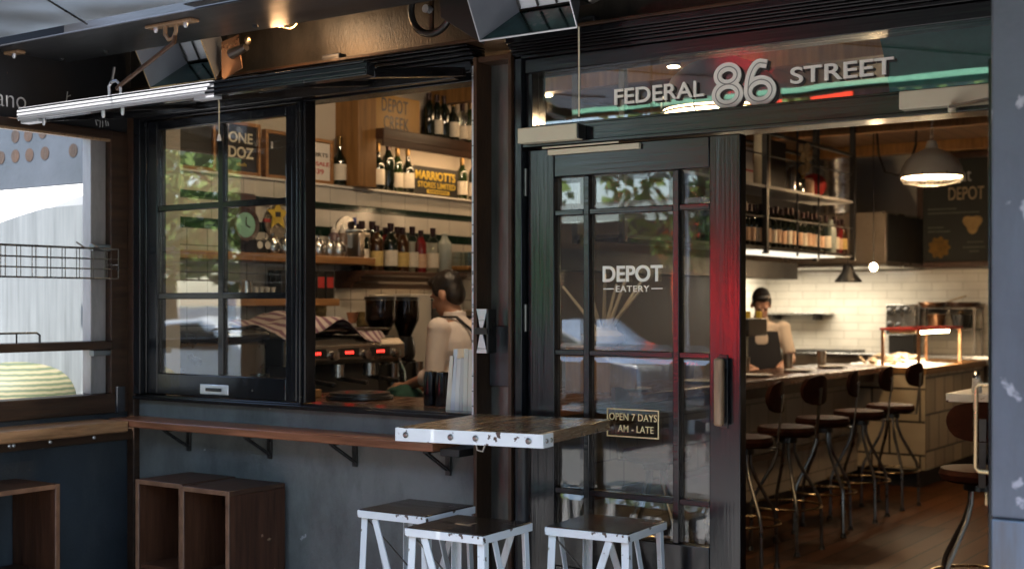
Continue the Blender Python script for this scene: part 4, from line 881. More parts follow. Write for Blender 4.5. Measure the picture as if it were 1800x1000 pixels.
for i, (kd, y, lb) in enumerate((('clear', 5.93, 'tall clear spirit bottle at the kitchen end of the rack'), ('jug', 6.02, 'frosted round bottle near the kitchen end of the rack'), ('clear', 6.11, 'clear bottle beside the red liqueur in the rack'), ('red', 6.19, 'red liqueur bottle near the rack corner'), ('spirit', 6.28, 'brown spirit bottle with yellow label at the rack corner'))):
    put(kd, (-3.86, y, 1.911), lb, 'spirits at the end of the rack', 0, 1.05)
# things on the rack's upper shelf
c = thing('carton', 'cream carton with red stripes on the rack top shelf', 'carton', (-3.93, 4.4, 2.345)); MB().box(-4.0, -3.85, 4.28, 4.52, 2.346, 2.60).build('box', M['paper'], c, bevel=.003); MB().box(-3.849, -3.847, 4.28, 4.52, 2.43, 2.445).build('stripe', M['red'], c)
c = thing('picture_frame', 'dark picture in a cream frame leaning on the rack top shelf', 'picture', (-3.93, 5.0, 2.345)); MB().box(-3.98, -3.86, 4.82, 4.85, 2.346, 2.74).build('frame', M['cream'], c, bevel=.003); MB().box(-3.96, -3.87, 4.851, 5.15, 2.346, 2.70).build('panel', M['signblack'], c)
for nm, y, r, h, m_, lb in (('jar', 5.26, .035, .19, 'steel', 'shiny steel cocktail shaker on the rack top shelf'), ('dark_jar', 5.36, .04, .15, 'bottle', 'black jar beside the shaker on the rack top shelf'), ('tin_can', 5.60, .04, .13, 'label2', 'tan tin can beside the red ball')):
    o = MB().lathe([(r*.95, 0), (r, .01), (r, h*.8), (r*.7, h*.9), (r*.7, h), (0, h)], (-3.87, y, 2.346), 18).build(nm, M[m_]); tag(o, lb, 'jar')
tag(MB().ell((-3.88, 5.45, 2.50), (.042, .042, .042)).build('lemon', M['yellow']), 'yellow lemon balanced on a dark jar', 'lemon'); tag(MB().lathe([(.04,0),(.04,.11),(.03,.112),(0,.112)], (-3.88,5.45,2.346), 16).build('dark_jar', M['bottle']), 'dark jar holding up the yellow lemon', 'jar')
tag(MB().ell((-3.93, 5.85, 2.44), (.10, .095, .095), 18, 12).build('red_ball', M['red']), 'round red helmet shaped ball on the rack top shelf', 'ball')
g = MB()
for i in range(26): g.ell((-3.80 + rnd.uniform(-.03,.03), 5.36 + rnd.uniform(-.03,.03), 2.50 + .20*i/26), (.022, .022, .026), 8, 6)
g.tube([(-3.80, 5.36, 2.68), (-3.80, 5.36, 2.72)], .006, 6); tag(g.build('garlic_string', mat('garlic_skin', (.45,.32,.15), .6)), 'string of pale garlic bulbs hanging on the wine rack', 'garlic')
tag(MB().cone((-4.6, 8.2, 2.361), (-4.6, 8.2, 2.998), .16, .16, 20).build('foil_duct', mat('crumpled_foil', (.6,.6,.6), .22, metal=1, var=.3, bump=1.0, bs=12)), 'crumpled silver foil duct above the extractor hood', 'duct')
# plates and tumblers on the bar
def plate_tumbler(x, y, i):
    p = MB().lathe([(.06, 0), (.07, .004), (.115, .016), (.113, .018), (.06, .007), (0, .007)], (x, y, 1.0005), 26).build('plate', M['plaster2']); tag(p, 'pale plate on the bar, %s from the door end' % nth[i], 'plate', 'plates along the bar')
    t = MB().lathe([(.030, 0), (.040, .125), (.037, .125), (.028, .005), (0, .005)], (x - .16, y + .16, 1.0005), 18).build('tumbler', M['hood']); tag(t, 'grey metal tumbler behind the bar plates, %s from the door end' % nth[i], 'tumbler', 'tumblers along the bar')
for i, (x, y) in enumerate(((-3.74, 2.6), (-3.75, 3.5), (-3.75, 4.35), (-3.76, 5.15), (-3.77, 5.85))): plate_tumbler(x, y, i)
# bar stools
def barstool():
    s = thing('bar_stool', 'bar stool', 'bar stool', (0,0,0), 'bar stools in a row at the bar')
    MB().lathe([(0, .700), (.15, .700), (.172, .712), (.178, .735), (.168, .757), (.10, .765), (0, .768)], (0,0,0), 28).build('seat', M['leather'], s)
    m = MB(); pts = []
    for iz in range(9):
        for iy in range(13):
            u = -1 + 2*iy/12; v = -1 + 2*iz/8
            pts.append((u, v))
    def P(u, v, d): 
        k = 1 if abs(u) < 1e-6 and abs(v) < 1e-6 else 1
        uu = u*math.sqrt(1 - v*v*.42); vv = v*math.sqrt(1 - u*u*.42)
        return (.205 + d - .03*uu*uu, .150*uu, .985 + .088*vv)
    vs = [P(u, v, 0) for u, v in pts] + [P(u, v, .022) for u, v in pts]; N = 13*9; fs = []
    for a in range(8):
        for b in range(12):
            q = (a*13+b, a*13+b+1, (a+1)*13+b+1, (a+1)*13+b); fs.append(q); fs.append(tuple(N + t for t in reversed(q)))
    for b in range(12): fs.append((b, b+N, b+1+N, b+1)); fs.append((8*13+b+1, 8*13+b+1+N, 8*13+b+N, 8*13+b))
    for a in range(8): fs.append(((a+1)*13, (a+1)*13+N, a*13+N, a*13)); fs.append((a*13+12, a*13+12+N, (a+1)*13+12+N, (a+1)*13+12))
    m.add(vs, fs); br = m.build('backrest', M['leather'], s)
    MB().lathe([(.010, .226), (.010, .231), (0, .233)], (0, 0, .985), 10, 'x').build('rivet', M['silver'], br)
    m = MB(); m.bar((.05, 0, .693), (.20, 0, .70), .035, .006, (0,0,1)); m.bar((.198, 0, .695), (.236, 0, 1.0), .006, .030, (0,1,0)); m.build('back_bar', M['stoolsteel'], s)
    for k in range(4):
        t = math.pi/4 + k*math.pi/2; c_, s_ = math.cos(t), math.sin(t)
        lg = MB().tube([(.05*c_, .05*s_, .695), (.055*c_, .055*s_, .60), (.085*c_, .085*s_, .52), (.20*c_, .20*s_, .33), (.215*c_, .215*s_, .28), (.222*c_, .222*s_, .004)], .0115, 8).build('leg', M['stoolsteel'], s)
        MB().cone((.222*c_, .222*s_, .004), (.222*c_, .222*s_, .03), .022, .013, 10).build('foot_cap', M['dark'], lg)
    MB().tube([(.213*math.cos(t*math.pi/16), .213*math.sin(t*math.pi/16), .275) for t in range(32)], .007, 6, True).build('foot_ring', M['brass'], s)
    MB().lathe([(.07, .66), (.07, .699)], (0,0,0), 16).build('hub', M['dark'], s)
    return s
bs = barstool(); pos = ((-3.20, 1.90, 195), (-3.13, 2.78, 8), (-3.17, 3.50, -6), (-3.22, 4.22, 12), (-3.22, 4.90, 4), (-3.22, 5.56, -4))
for i, (x, y, a) in enumerate(pos):
    o = bs if i == 0 else dup(bs, (0,0,0)); o.location = (x, y, 0); o.rotation_euler.z = R(a); o['label'] = 'brown leather bar stool with round back at the bar, %s from the door' % nth[i]
o = dup(bs, (-1.63, 2.06, 0), R(-72), 'brown leather stool pulled up to the white table at right'); o['group'] = 'stools at the inner tables'
tw2 = thing('inner_table', 'white edged high table just inside the open doorway', 'table', (-1.25, 2.35, 0))
MB().box(-1.75, -.85, 1.95, 2.65, 1.06, 1.10).build('top', M['whitepaint'], tw2, bevel=.004); MB().cone((-1.2, 2.4, .02), (-1.2, 2.4, 1.06), .03, .03, 12).build('leg', M['dark'], tw2); MB().lathe([(.25, .004), (.25, .02), (.03, .04)], (-1.2, 2.4, 0), 20).build('base', M['dark'], tw2)
ss = thing('salt_shaker', 'glass salt shaker with steel top on the inner table', 'shaker', (-1.62, 2.05, 1.1)); MB().lathe([(.022, 0), (.024, .01), (.019, .065), (0, .065)], (-1.64, 2.05, 1.1005), 14).build('glass', mat('salt_white', (.6,.6,.6), .3), ss); MB().lathe([(.017, .066), (.017, .075), (.019, .08), (.014, .095), (0, .098)], (-1.64, 2.05, 1.1), 14).build('top', M['steel'], ss)
# pot of branches on a wooden box on the bar
bx = MB().box(-4.02, -3.72, 2.32, 2.62, 1.0005, 1.26).build('wooden_box', M['postwood'], bevel=.004); tag(bx, 'wooden box on the bar holding the pot of branches', 'box')
vp = thing('branch_pot', 'pale clay pot of dry branches behind the door lettering', 'pot', (-3.85, 2.46, 1.261)); MB().lathe([(.07, 0), (.12, .03), (.125, .06), (.08, .09), (.075, .11), (.07, .11), (.07, .02), (0, .02)], (-3.85, 2.46, 1.261), 24).build('pot', M['plaster'], vp)
for i in range(9):
    a = rnd.random()*6.28; q = .12 + .14*rnd.random(); MB().tube([(-3.85, 2.46, 1.30), (-3.85 + .4*q*math.cos(a), 2.46 + .4*q*math.sin(a), 1.43), (-3.85 + q*math.cos(a), 2.46 + q*math.sin(a), 1.58 + .1*rnd.random())], .013, 6, r2=.007).build('branch', M['label'], vp)
# pendant lamps
def pendant(x, y, z, r, label, e):
    p = thing('pendant_lamp', label, 'pendant lamp', (x, y, z), 'enamel pendant lamps')
    pr1 = [(r*1.0, -.012), (r, .012), (r*.96, .05), (r*.82, .11), (r*.58, .155), (r*.34, .18), (.045, .195), (.04, .22), (.03, .25), (0, .255)]
    MB().lathe([(a, b) for a, b in pr1], (x, y, z), 36, caps=False).build('shade', M['shade'], p)
    MB().lathe([(a*.975, b - .006) for a, b in pr1[:7]] + [(0, .185)], (x, y, z), 36, caps=False).build('shade_lining', M['shadein'], p)
    MB().ell((x, y, z + .075), (.05, .05, .065)).build('bulb', M['bulb'], p)
    m = MB()
    for rr, zz in ((1.0, -.03), (.90, -.055), (.45, -.075)): m.tube([(x + rr*r*math.cos(t*math.pi/16), y + rr*r*math.sin(t*math.pi/16), z + zz) for t in range(32)], .0035, 6, True)
    for t in range(8):
        c_, s_ = math.cos(t*math.pi/4), math.sin(t*math.pi/4); m.tube([(x + r*c_, y + r*s_, z + .01), (x + r*c_, y + r*s_, z - .03), (x + .9*r*c_, y + .9*r*s_, z - .055), (x + .45*r*c_, y + .45*r*s_, z - .075)], .003, 6)
    m.build('cage', M['stoolsteel'], p)
    m = MB(); zz = z + .25; k = 0
    while zz < 2.99:
        ring = [(math.cos(t*math.pi/5)*.010, math.sin(t*math.pi/5)*.018) for t in range(10)]
        m.tube([((x + a, y, zz + b) if k % 2 else (x, y + a, zz + b)) for a, b in ring], .003, 5, True); zz += .028; k += 1
    m.build('chain', M['stoolsteel'], p)
    plight('pendant_light', (x, y, z - .005), e, WARM, .03)
pendant(-2.93, 5.62, 2.45, .222, 'grey enamel caged pendant lamp glowing in the open doorway', 14)
pendant(-2.22, .62, 2.27, .235, 'grey enamel caged pendant lamp glowing behind the transom numbers', 9)
bp = thing('small_black_pendant', 'small black funnel shaped pendant above the bar end', 'pendant lamp', (-3.78, 6.2, 1.68))
MB().lathe([(.115, 0), (.112, .012), (.05, .085), (.045, .13), (.015, .15), (0, .15)], (-3.78, 6.2, 1.68), 8, caps=False).build('shade', M['blackplain'], bp); MB().tube([(-3.78, 6.2, 1.83), (-3.78, 6.2, 1.884)], .004, 6).build('cord', M['blackplain'], bp)
bb = thing('bare_bulb', 'bare lit bulb hanging on a black flex before the hood', 'bulb', (-3.78, 6.8, 1.78)); MB().ell((-3.78, 6.8, 1.815), (.03, .03, .034)).build('glass', M['bulb'], bb); MB().tube([(-3.78, 6.8, 1.85), (-3.78, 6.8, 2.998)], .005, 6).build('flex', M['blackplain'], bb)
plight('bulb_light', (-3.72, 6.75, 1.74), 4, WARM, .04)
cb = MB().tube([(-3.35, 6.6, 2.99), (-3.36, 6.6, 2.8), (-3.42, 6.62, 2.62), (-3.52, 6.65, 2.56), (-3.64, 6.68, 2.60), (-3.70, 6.7, 2.75), (-3.72, 6.7, 2.99)], .010, 8).build('hanging_cable', M['blackplain']); tag(cb, 'black cable looping down from the wooden ceiling', 'cable')
for i, (x, y, e) in enumerate(((-3.68, 3.0, .6), (-4.9, 3.47, 1.7), (-2.2, 3.6, .3), (-1.9, 7.6, .4), (-4.75, 1.15, 1.6))):  # last in the row is added to brighten the dark left panes
    d = thing('ceiling_spot_or_fill', 'small lit ceiling spotlight or added fill lamp, %s from the doors' % nth[i], 'spotlight', (x, y, 2.93), 'spotlights on the wooden ceiling'); MB().cone((x, y, 2.93), (x, y, 2.999), .045, .035, 14).build('can', M['dark'], d); MB().lathe([(.036, 2.928), (0, 2.927)], (x, y, 0), 14).build('lens', M['bulb'], d)
    (plight('spot_or_fill_light', (x, y, 2.86), e, WARM, .04) if x < -4 else slight('spot_or_fill_light', (x, y, 2.90), e*3, WARM))
tq = MB(); n_ = 14
prof = [(.30 + .16*math.sin(i/n_*math.pi/2), 2.46 - .30*(i/n_)) for i in range(n_+1)]
tq.add([(x, y, z) for x in (-1.50, -.9) for (y, z) in [(p[0], p[1]) for p in prof]] + [(x, y + .01, z) for x in (-1.50, -.9) for (y, z) in prof], [(i, i+1, n_+1+i+1, n_+1+i) for i in range(n_)] + [(2*(n_+1)+i, 3*(n_+1)+i, 3*(n_+1)+i+1, 2*(n_+1)+i+1) for i in range(n_)])
tag(tq.build('teal_canopy', mat('teal_canvas', (.035,.16,.125), .7, var=.2, vs=30)), 'curved teal canvas hood inside the right end of the transom', 'hood')

# ================================================================== BEHIND THE SERVERY WINDOW
sc_ = thing('servery_counter', 'dark counter just inside the open servery window', 'counter', (-3.9, .45, .9)); MB().box(-4.89, -2.93, .141, .80, 1.03, 1.062).build('top', M['barwood'], sc_, bevel=.004); MB().box(-4.88, -2.95, .20, .78, 0.004, 1.029).build('base', M['blackplain'], sc_)
wc = thing('machine_counter', 'dark back counter along the tiled wall carrying the coffee machine', 'counter', (-5.2, 2, 0)); MB().box(-5.598, -4.72, .85, 3.9, .88, .92).build('top', M['barwood'], wc, bevel=.004); MB().box(-5.598, -4.76, .9, 3.9, .004, .879).build('cabinet', M['blackplain'], wc)
# shelves
for nm, (x, y0, y1, z0, z1), mt_, lb in (('wall_shelf', (-5.38, .60, 2.24, 1.745, 1.792), 'shelfwood', 'long honey wood shelf holding jars and silver pots'), ('wall_shelf', (-5.40, .60, 1.93, 1.49, 1.535), 'shelfwood', 'lower honey wood shelf holding cups and tins'), ('wall_shelf', (-5.36, 3.18, 4.1, 1.735, 1.765), 'postwood', 'short light wood shelf holding upturned glasses')):
    o = MB().box(-5.598, x, y0, y1, z0, z1).build(nm, M[mt_], bevel=.006); tag(o, lb, 'shelf')
cs = MB().prism([(-5.598, 1.60), (-5.46, 1.60), (-5.45, 1.63), (-5.40, 1.645), (-5.39, 1.672), (-5.35, 1.685), (-5.35, 1.71), (-5.598, 1.71)], 'y', 2.10, 3.16).build('corbel_shelf', M['darkshelf'], bevel=.003); tag(cs, 'dark moulded shelf crowded with spirit bottles', 'shelf')
us = thing('upper_shelf', 'dark high shelf for wine fixed between timber posts', 'shelf', (-5.6, 3.2, 2.56)); MB().box(-5.719, -5.45, 2.40, 4.6, 2.565, 2.635).build('board', M['darkshelf'], us, bevel=.003); MB().box(-5.462, -5.45, 2.40, 4.6, 2.520, 2.5645).build('lip', M['darkshelf'], us); MB().box(-5.475, -5.464, 2.45, 4.5, 2.548, 2.564).build('strip_lamp', emis('warm_strip', (1,.6,.28), 1.5), us)
alight('shelf_strip_light', (-5.49, 3.5, 2.545), 1.3, WARM, .03, 2.0, (0, R(25), 0))
alight('shelf_underlight', (-5.5, 2.7, 1.60), .6, WARM, .05, 1.0)
pt = MB().box(-5.719, -5.52, 2.235, 2.41, 2.2505, 2.998).build('timber_post', M['postwood'], bevel=.006); tag(pt, 'orange timber post standing on the tile ledge', 'post')
# bottles
for i, (y, kd, lb) in enumerate(((2.20, 'champ', 'sparkling wine bottle left of the timber post'), (2.475, 'wine', 'wine bottle half hidden just right of the timber post'), (2.575, 'champ', 'sparkling wine bottle with wide white label beside the post'), (2.68, 'plain', 'unlabelled dark wine bottle, middle of the ledge row'), (2.775, 'wine2', 'slim green wine bottle left of the tall brown bottle'), (2.885, 'champ', 'tall brown bottle with square white label beside the black sign'), (3.50, 'wine2', 'green wine bottle with square label right of the black sign'), (3.64, 'wine', 'dark wine bottle at the right end of the tile ledge'))):
    put(kd, (-5.65, y, 2.2505), lb, 'wine bottles on the tile ledge', 0, 1.0)
for i, (y, kd, lb) in enumerate(((3.03, 'plain', 'unlabelled dark bottle next to the mustard sign'), (3.12, 'wine', 'high shelf bottle with white label, second from the sign'), (3.20, 'plain', 'slim dark bottle between two labelled ones, high shelf'), (3.30, 'champ', 'round shouldered bottle with square label, high shelf'), (3.41, 'clear', 'clear bottle with pale label on the high shelf'), (3.50, 'wine2', 'green bottle near the column side of the high shelf'), (3.59, 'wine', 'last visible bottle at the right of the high shelf'), (3.69, 'plain', 'bottle partly behind the column on the high shelf'))):
    put(kd, (-5.58, y, 2.6355), lb, 'wine bottles on the high shelf', 0, 1.05 if kd != 'champ' else 1)
sp = (('spirit2', 2.20, 'black cube shaped stopper bottle, leftmost on the dark shelf'), ('spirit', 2.34, 'amber bottle with yellow label on the dark shelf'), ('spirit2', 2.48, 'black bottle with large cream label on the dark shelf'), ('spirit', 2.60, 'brown bottle with yellow label, middle of the dark shelf'), ('clear', 2.70, 'clear spirit bottle beside the red liqueur'), ('red', 2.79, 'red liqueur bottle on the dark shelf'), ('clear', 2.92, 'tall clear bottle with long white label on the dark shelf'), ('jug', 3.05, 'frosted water bottle at the right end of the dark shelf'))
for kd, y, lb in sp: put(kd, (-5.46, y, 1.7105), lb, 'spirit bottles on the dark shelf', 0, 1.08)
for i, y in enumerate((2.27, 2.41, 2.54, 2.66)): put(('spirit', 'spirit2', 'red', 'spirit')[i], (-5.555, y, 1.7105), 'back row bottle on the dark shelf, %s from the left' % nth[i].replace('nearest', 'first'), 'spirit bottles on the dark shelf', 0, 1.12)
for i, (x, y) in enumerate(((-5.50, 3.24), (-5.50, 3.34), (-5.50, 3.44), (-5.43, 3.29), (-5.43, 3.39))):
    o = MB().lathe([(.036, 0), (.038, .10), (.036, .10), (.034, .004), (0, .004)], (x, y, 1.7655), 16).build('drinking_glass', M['clear']); tag(o, 'clear drinking glass on the short shelf, %s from the left' % nth[i].replace('nearest', 'first'), 'glass', 'glasses on the short shelf')
put('red', (-5.50, 3.60, 1.7655), 'red bottle behind the column on the short shelf', 'glasses shelf bottles', 0, .8)
# signs
sg = thing('mustard_sign', 'mustard yellow enamel sign with black letters on the high shelf', 'sign', (-5.6, 2.68, 2.636)); MB().box(-5.615, -5.605, 2.415, 2.96, 2.637, 2.89).build('plate', M['yellow'], sg, bevel=.004)
text('lettering', 'DEPOT', M['signblack'], sg, 'x', (2.56, 2.83, 2.775, 2.865), -5.6049, .002, .008, 1.1); text('lettering', 'CREEK', M['signblack'], sg, 'x', (2.58, 2.84, 2.66, 2.75), -5.6049, .002, .008, 1.1)
MB().tube([(-5.604, 2.43, 2.86), (-5.604, 2.435, 2.76), (-5.604, 2.45, 2.70)], .005, 6).build('painted_curve', M['signblack'], sg)
s2 = thing('black_sign', 'old black enamel sign with yellow lettering leaning on the ledge', 'sign', (-5.62, 3.1, 2.25)); MB().box(-5.625, -5.615, 2.91, 3.40, 2.2505, 2.45).build('plate', M['signblack'], s2, bevel=.003)
text('lettering', 'MARRIOTTS', M['signyellow'], s2, 'x', (2.925, 3.37, 2.36, 2.42), -5.6149, .002, .02); text('lettering', 'STORES LIMITED', M['signyellow'], s2, 'x', (2.95, 3.37, 2.305, 2.345), -5.6149, .002, .012)
MB().box(-5.6149, -5.613, 3.05, 3.30, 2.268, 2.293).build('band', M['signyellow'], s2); mb = MB()
for k in range(9): mb.box(-5.613, -5.612, 3.07 + k*.024, 3.085 + k*.024, 2.274, 2.288)
mb.build('band_lettering', M['signblack'], s2)
def framed(nm, lb, y0, y1, z0, z1, face, tx):
    f = thing(nm, lb, 'picture', (-5.62, (y0+y1)/2, z0), 'framed prints on the tile ledge'); t = .022
    mb = MB(); mb.box(-5.645, -5.605, y0, y0+t, z0, z1); mb.box(-5.645, -5.605, y1-t, y1, z0, z1); mb.box(-5.645, -5.605, y0+t, y1-t, z0, z0+t); mb.box(-5.645, -5.605, y0+t, y1-t, z1-t, z1); mb.build('frame', M['shelfwood'], f, bevel=.003)
    MB().box(-5.64, -5.62, y0+t, y1-t, z0+t, z1-t).build('print', face, f)
    for s, m_, bx in tx: text('lettering', s, m_, f, 'x', (y0 + bx[0]*(y1-y0), y0 + bx[1]*(y1-y0), z0 + bx[2]*(z1-z0), z0 + bx[3]*(z1-z0)), -5.6199, .002, .015)
framed('framed_print', 'framed black print with big pale letters behind the fixed sash', 1.19, 1.47, 2.2505, 2.56, M['signblack'], (('ONE', M['cream'], (.13, .80, .60, .80)), ('DOZ', M['cream'], (.13, .83, .32, .53)), ('chch', M['signyellow'], (.35, .62, .17, .24))))
framed('framed_print', 'framed black print, right neighbour of the big lettered print', 1.51, 1.74, 2.2505, 2.54, M['signblack'], (('1', M['chalk'], (.24, .30, .62, .76)),))
framed('framed_print', 'framed black print behind the top left pane', .80, 1.12, 2.2505, 2.57, M['signblack'], ())
framed('framed_print', 'framed pale notice with grey and red letters beside the mullion', 1.80, 2.10, 2.2505, 2.53, M['paper'], (('T-SHIRTS', M['signblack'], (.12, .86, .60, .69)), ('ON SALE', M['red'], (.14, .90, .40, .49)), ('$39', M['red'], (.40, .74, .20, .33))))
MB_ = MB
# clock, star, machines, pots on the shelf
ck = thing('round_clock', 'carved dark wooden wall clock with round green face', 'clock', (-5.55, 1.26, 1.793)); MB().lathe([(.001, -5.55), (.105, -5.55), (.11, -5.53), (.095, -5.50), (.08, -5.505), (.07, -5.52)], (0, 1.26, 1.955), 26, 'x').build('case', M['darkshelf'], ck); MB().lathe([(.001, -5.512), (.072, -5.512), (.072, -5.53)], (0, 1.26, 1.955), 26, 'x').build('face', mat('green_face', (.20,.42,.32), .5, var=.2), ck)
MB().box(-5.595, -5.551, 1.14, 1.38, 1.7925, 2.14).build('back_board', M['darkshelf'], ck, bevel=.01); mb = MB(); mb.bar((-5.509, 1.26, 1.955), (-5.509, 1.26, 2.0), .006, .003, (1,0,0)); mb.bar((-5.509, 1.26, 1.955), (-5.509, 1.29, 1.94), .006, .003, (1,0,0)); mb.build('hand', M['signblack'], ck)
stp = [(1.575 + (.095 if k % 2 == 0 else .045)*math.sin(k*math.pi/5), 2.03 + (.095 if k % 2 == 0 else .045)*math.cos(k*math.pi/5)) for k in range(10)]
sr = thing('star_sign', 'yellow star shaped sign on a round plate', 'sign', (-5.59, 1.57, 1.793)); MB().prism(stp, 'x', -5.578, -5.570).build('star', M['signyellow'], sr, bevel=.002); MB().lathe([(.001, -5.582), (.10, -5.582), (.10, -5.592), (.001, -5.592)], (0, 1.58, 1.99), 24, 'x').build('plate', M['hood'], sr); MB().box(-5.5697, -5.568, 1.555, 1.595, 2.02, 2.05).build('emblem', M['signblack'], sr); mb = MB(); mb.box(-5.59, -5.579, 1.47, 1.53, 2.085, 2.105); mb.box(-5.59, -5.579, 1.47, 1.52, 1.985, 2.005); mb.build('red_tab', M['red'], sr); MB().box(-5.588, -5.583, 1.57, 1.59, 1.7925, 1.90).build('stand', M['stoolsteel'], sr)
def pot(y, s, lb, x=-5.46):
    p = thing('silver_pot', lb, 'pot', (x, y, 1.793), 'silver pots on the long shelf')
    MB().lathe([(.035*s, 0), (.045*s, .02*s), (.040*s, .07*s), (.028*s, .09*s), (.030*s, .095*s), (.008*s, .105*s), (.010*s, .118*s), (0, .12*s)], (x, y, 1.7935), 18).build('body', M['steel'], p)
    MB().tube([(x, y + .038*s, 1.793 + .075*s), (x, y + .068*s, 1.793 + .07*s), (x, y + .068*s, 1.793 + .03*s), (x, y + .042*s, 1.793 + .02*s)], .005, 6).build('handle', M['steel'], p)
    MB().cone((x, y - .035*s, 1.793 + .045*s), (x, y - .075*s, 1.793 + .085*s), .012*s, .006*s, 8).build('spout', M['steel'], p)
for y, lb in ((1.42, 'silver pot right of the clock'), (1.52, 'silver pot under the star, left one'), (1.62, 'silver pot under the star, right one'), (1.80, 'silver pot just right of the mullion'), (1.90, 'silver pot left of the squeeze bottles'), (1.98, 'last silver pot before the squeeze bottles')): pot(y, 1.0, lb)
db = thing('dial_box', 'dark box with two round white dials beside the clock', 'box', (-5.5, 1.33, 1.793)); MB().box(-5.54, -5.44, 1.27, 1.39, 1.793, 1.87).build('case', M['dark'], db, bevel=.005); mb = MB()
for y in (1.30, 1.36): mb.lathe([(.001, -5.4385), (.022, -5.4385), (.022, -5.44)], (0, y, 1.84), 14, 'x')
mb.build('dial', M['paper'], db)
for i, (y, lb) in enumerate(((1.985, 'brown squeeze bottle with white pump, left of the pair'), (2.06, 'brown squeeze bottle with white pump, right of the pair'))):
    q = thing('pump_bottle', lb, 'bottle', (-5.50, y, 1.793)); MB().lathe([(.032, 0), (.034, .01), (.034, .13), (.02, .15), (0, .15)], (-5.50, y, 1.793), 16).build('body', mat('brown_sauce', (.10,.065,.05), .4) if i else mat('purple_sauce', (.09,.05,.06), .4), q); MB().lathe([(.018, .15), (.018, .17), (.008, .18), (.006, .205), (0, .205)], (-5.50, y, 1.793), 12).build('pump', M['paper'], q)
sl_ = thing('meat_slicer', 'round bladed steel slicer standing on the long shelf', 'slicer', (-5.48, 2.15, 1.793)); MB().box(-5.54, -5.42, 2.13, 2.24, 1.793, 1.95).build('body', M['hood'], sl_, bevel=.01); MB().lathe([(.001, -5.50), (.10, -5.50), (.10, -5.512), (.001, -5.512)], (0, 2.10, 1.95), 28, 'x').build('blade', M['steel'], sl_); MB().box(-5.50, -5.44, 2.14, 2.23, 1.951, 1.975).build('cap', M['steel'], sl_, bevel=.008)
tag(MB().cone((-5.54, 2.22, 1.9755), (-5.54, 2.22, 2.05), .012, .012, 10).build('blue_tube', mat('blue_plastic', (.03,.05,.25), .4)), 'thin blue tipped tube behind the slicer', 'tube')
# lower shelf
for i, (y, lb) in enumerate(((1.79, 'black coffee tin with red label, left of the pair'), (1.87, 'black coffee tin with red label, right of the pair'))):
    q = thing('coffee_tin', lb, 'tin', (-5.46, y, 1.536)); MB().box(-5.50, -5.425, y - .035, y + .035, 1.5355, 1.70).build('tin', M['signblack'], q, bevel=.003); MB().box(-5.4249, -5.4240, y - .028, y + .028, 1.60, 1.665).build('label', M['red'], q)
tag(MB().box(-5.55, -5.44, 1.47, 1.60, 1.5355, 1.70).build('black_speaker', M['dark'], bevel=.004), 'black box shaped speaker on the lower wood shelf', 'speaker')
tag(MB().lathe([(.04, 0), (.035, .09), (.037, .10), (0, .10)], (-5.47, 1.22, 1.5355), 16).build('milk_jug', M['steel']), 'steel milk jug on the lower wood shelf', 'jug')
tag(MB().box(-5.56, -5.42, 1.27, 1.46, 1.5355, 1.565).build('cup_tray', M['hood'], bevel=.003), 'low tray of small cups on the lower wood shelf', 'tray')
for i in range(4): tag(MB().lathe([(.012, 0), (.02, .035), (.018, .035), (.01, .004), (0, .004)], (-5.47, 1.295 + i*.045, 1.5655), 12).build('espresso_cup', M['paper']), 'small cup on the tray, %s from the left' % nth[i].replace('nearest', 'first'), 'cup', 'cups on the tray')
# espresso machine
em_ = thing('espresso_machine', 'black coffee machine with three red digit displays and chrome knobs', 'coffee machine', (-5.05, 1.35, .92))
MB().box(-5.40, -4.86, .90, 1.82, 1.17, 1.32).build('upper_body', M['dark'], em_, bevel=.012)
MB().box(-5.40, -4.98, .92, 1.80, .93, 1.17).build('back_body', M['blackplain'], em_, bevel=.006)
MB().box(-5.35, -4.78, .91, 1.81, .921, .975).build('drip_tray', M['steel'], em_, bevel=.006)
MB().prism([(-4.859, 1.175), (-4.845, 1.175), (-4.80, 1.20), (-4.80, 1.275), (-4.845, 1.31), (-4.859, 1.31)], 'y', .90, 1.82).build('front_panel', M['hood'], em_, bevel=.004)
for y in (1.08, 1.34, 1.60):
    d = MB().box(-4.7995, -4.795, y - .085, y + .085, 1.212, 1.262).build('display', M['signblack'], em_, bevel=.002)
    mb = MB()
    for q in range(4): mb.box(-4.7949, -4.794, y - .03 + q*.018, y - .020 + q*.018, 1.230, 1.245)
    mb.build('digits', M['reddigit'], d)
    MB().lathe([(.028, -4.80), (.026, -4.77), (0, -4.768)], (0, y + .13, 1.225), 16, 'x').build('knob', M['steel'], em_)
    MB().cone((-4.88, y, 1.17), (-4.88, y, 1.10), .035, .035, 16).build('group_head', M['steel'], em_)
    MB().bar((-4.88, y, 1.095), (-4.68, y + .02, 1.075), .025, .025).build('portafilter', M['dark'], em_, bevel=.006)
for y in (.96, 1.77): MB().tube([(-4.80, y, 1.19), (-4.76, y, 1.12), (-4.75, y, 1.0)], .006, 8).build('steam_wand', M['steel'], em_)
MB().tube([(-5.36, .93, 1.36), (-4.88, .93, 1.36), (-4.88, 1.79, 1.36), (-5.36, 1.79, 1.36)], .008, 8).build('cup_rail', M['steel'], em_)
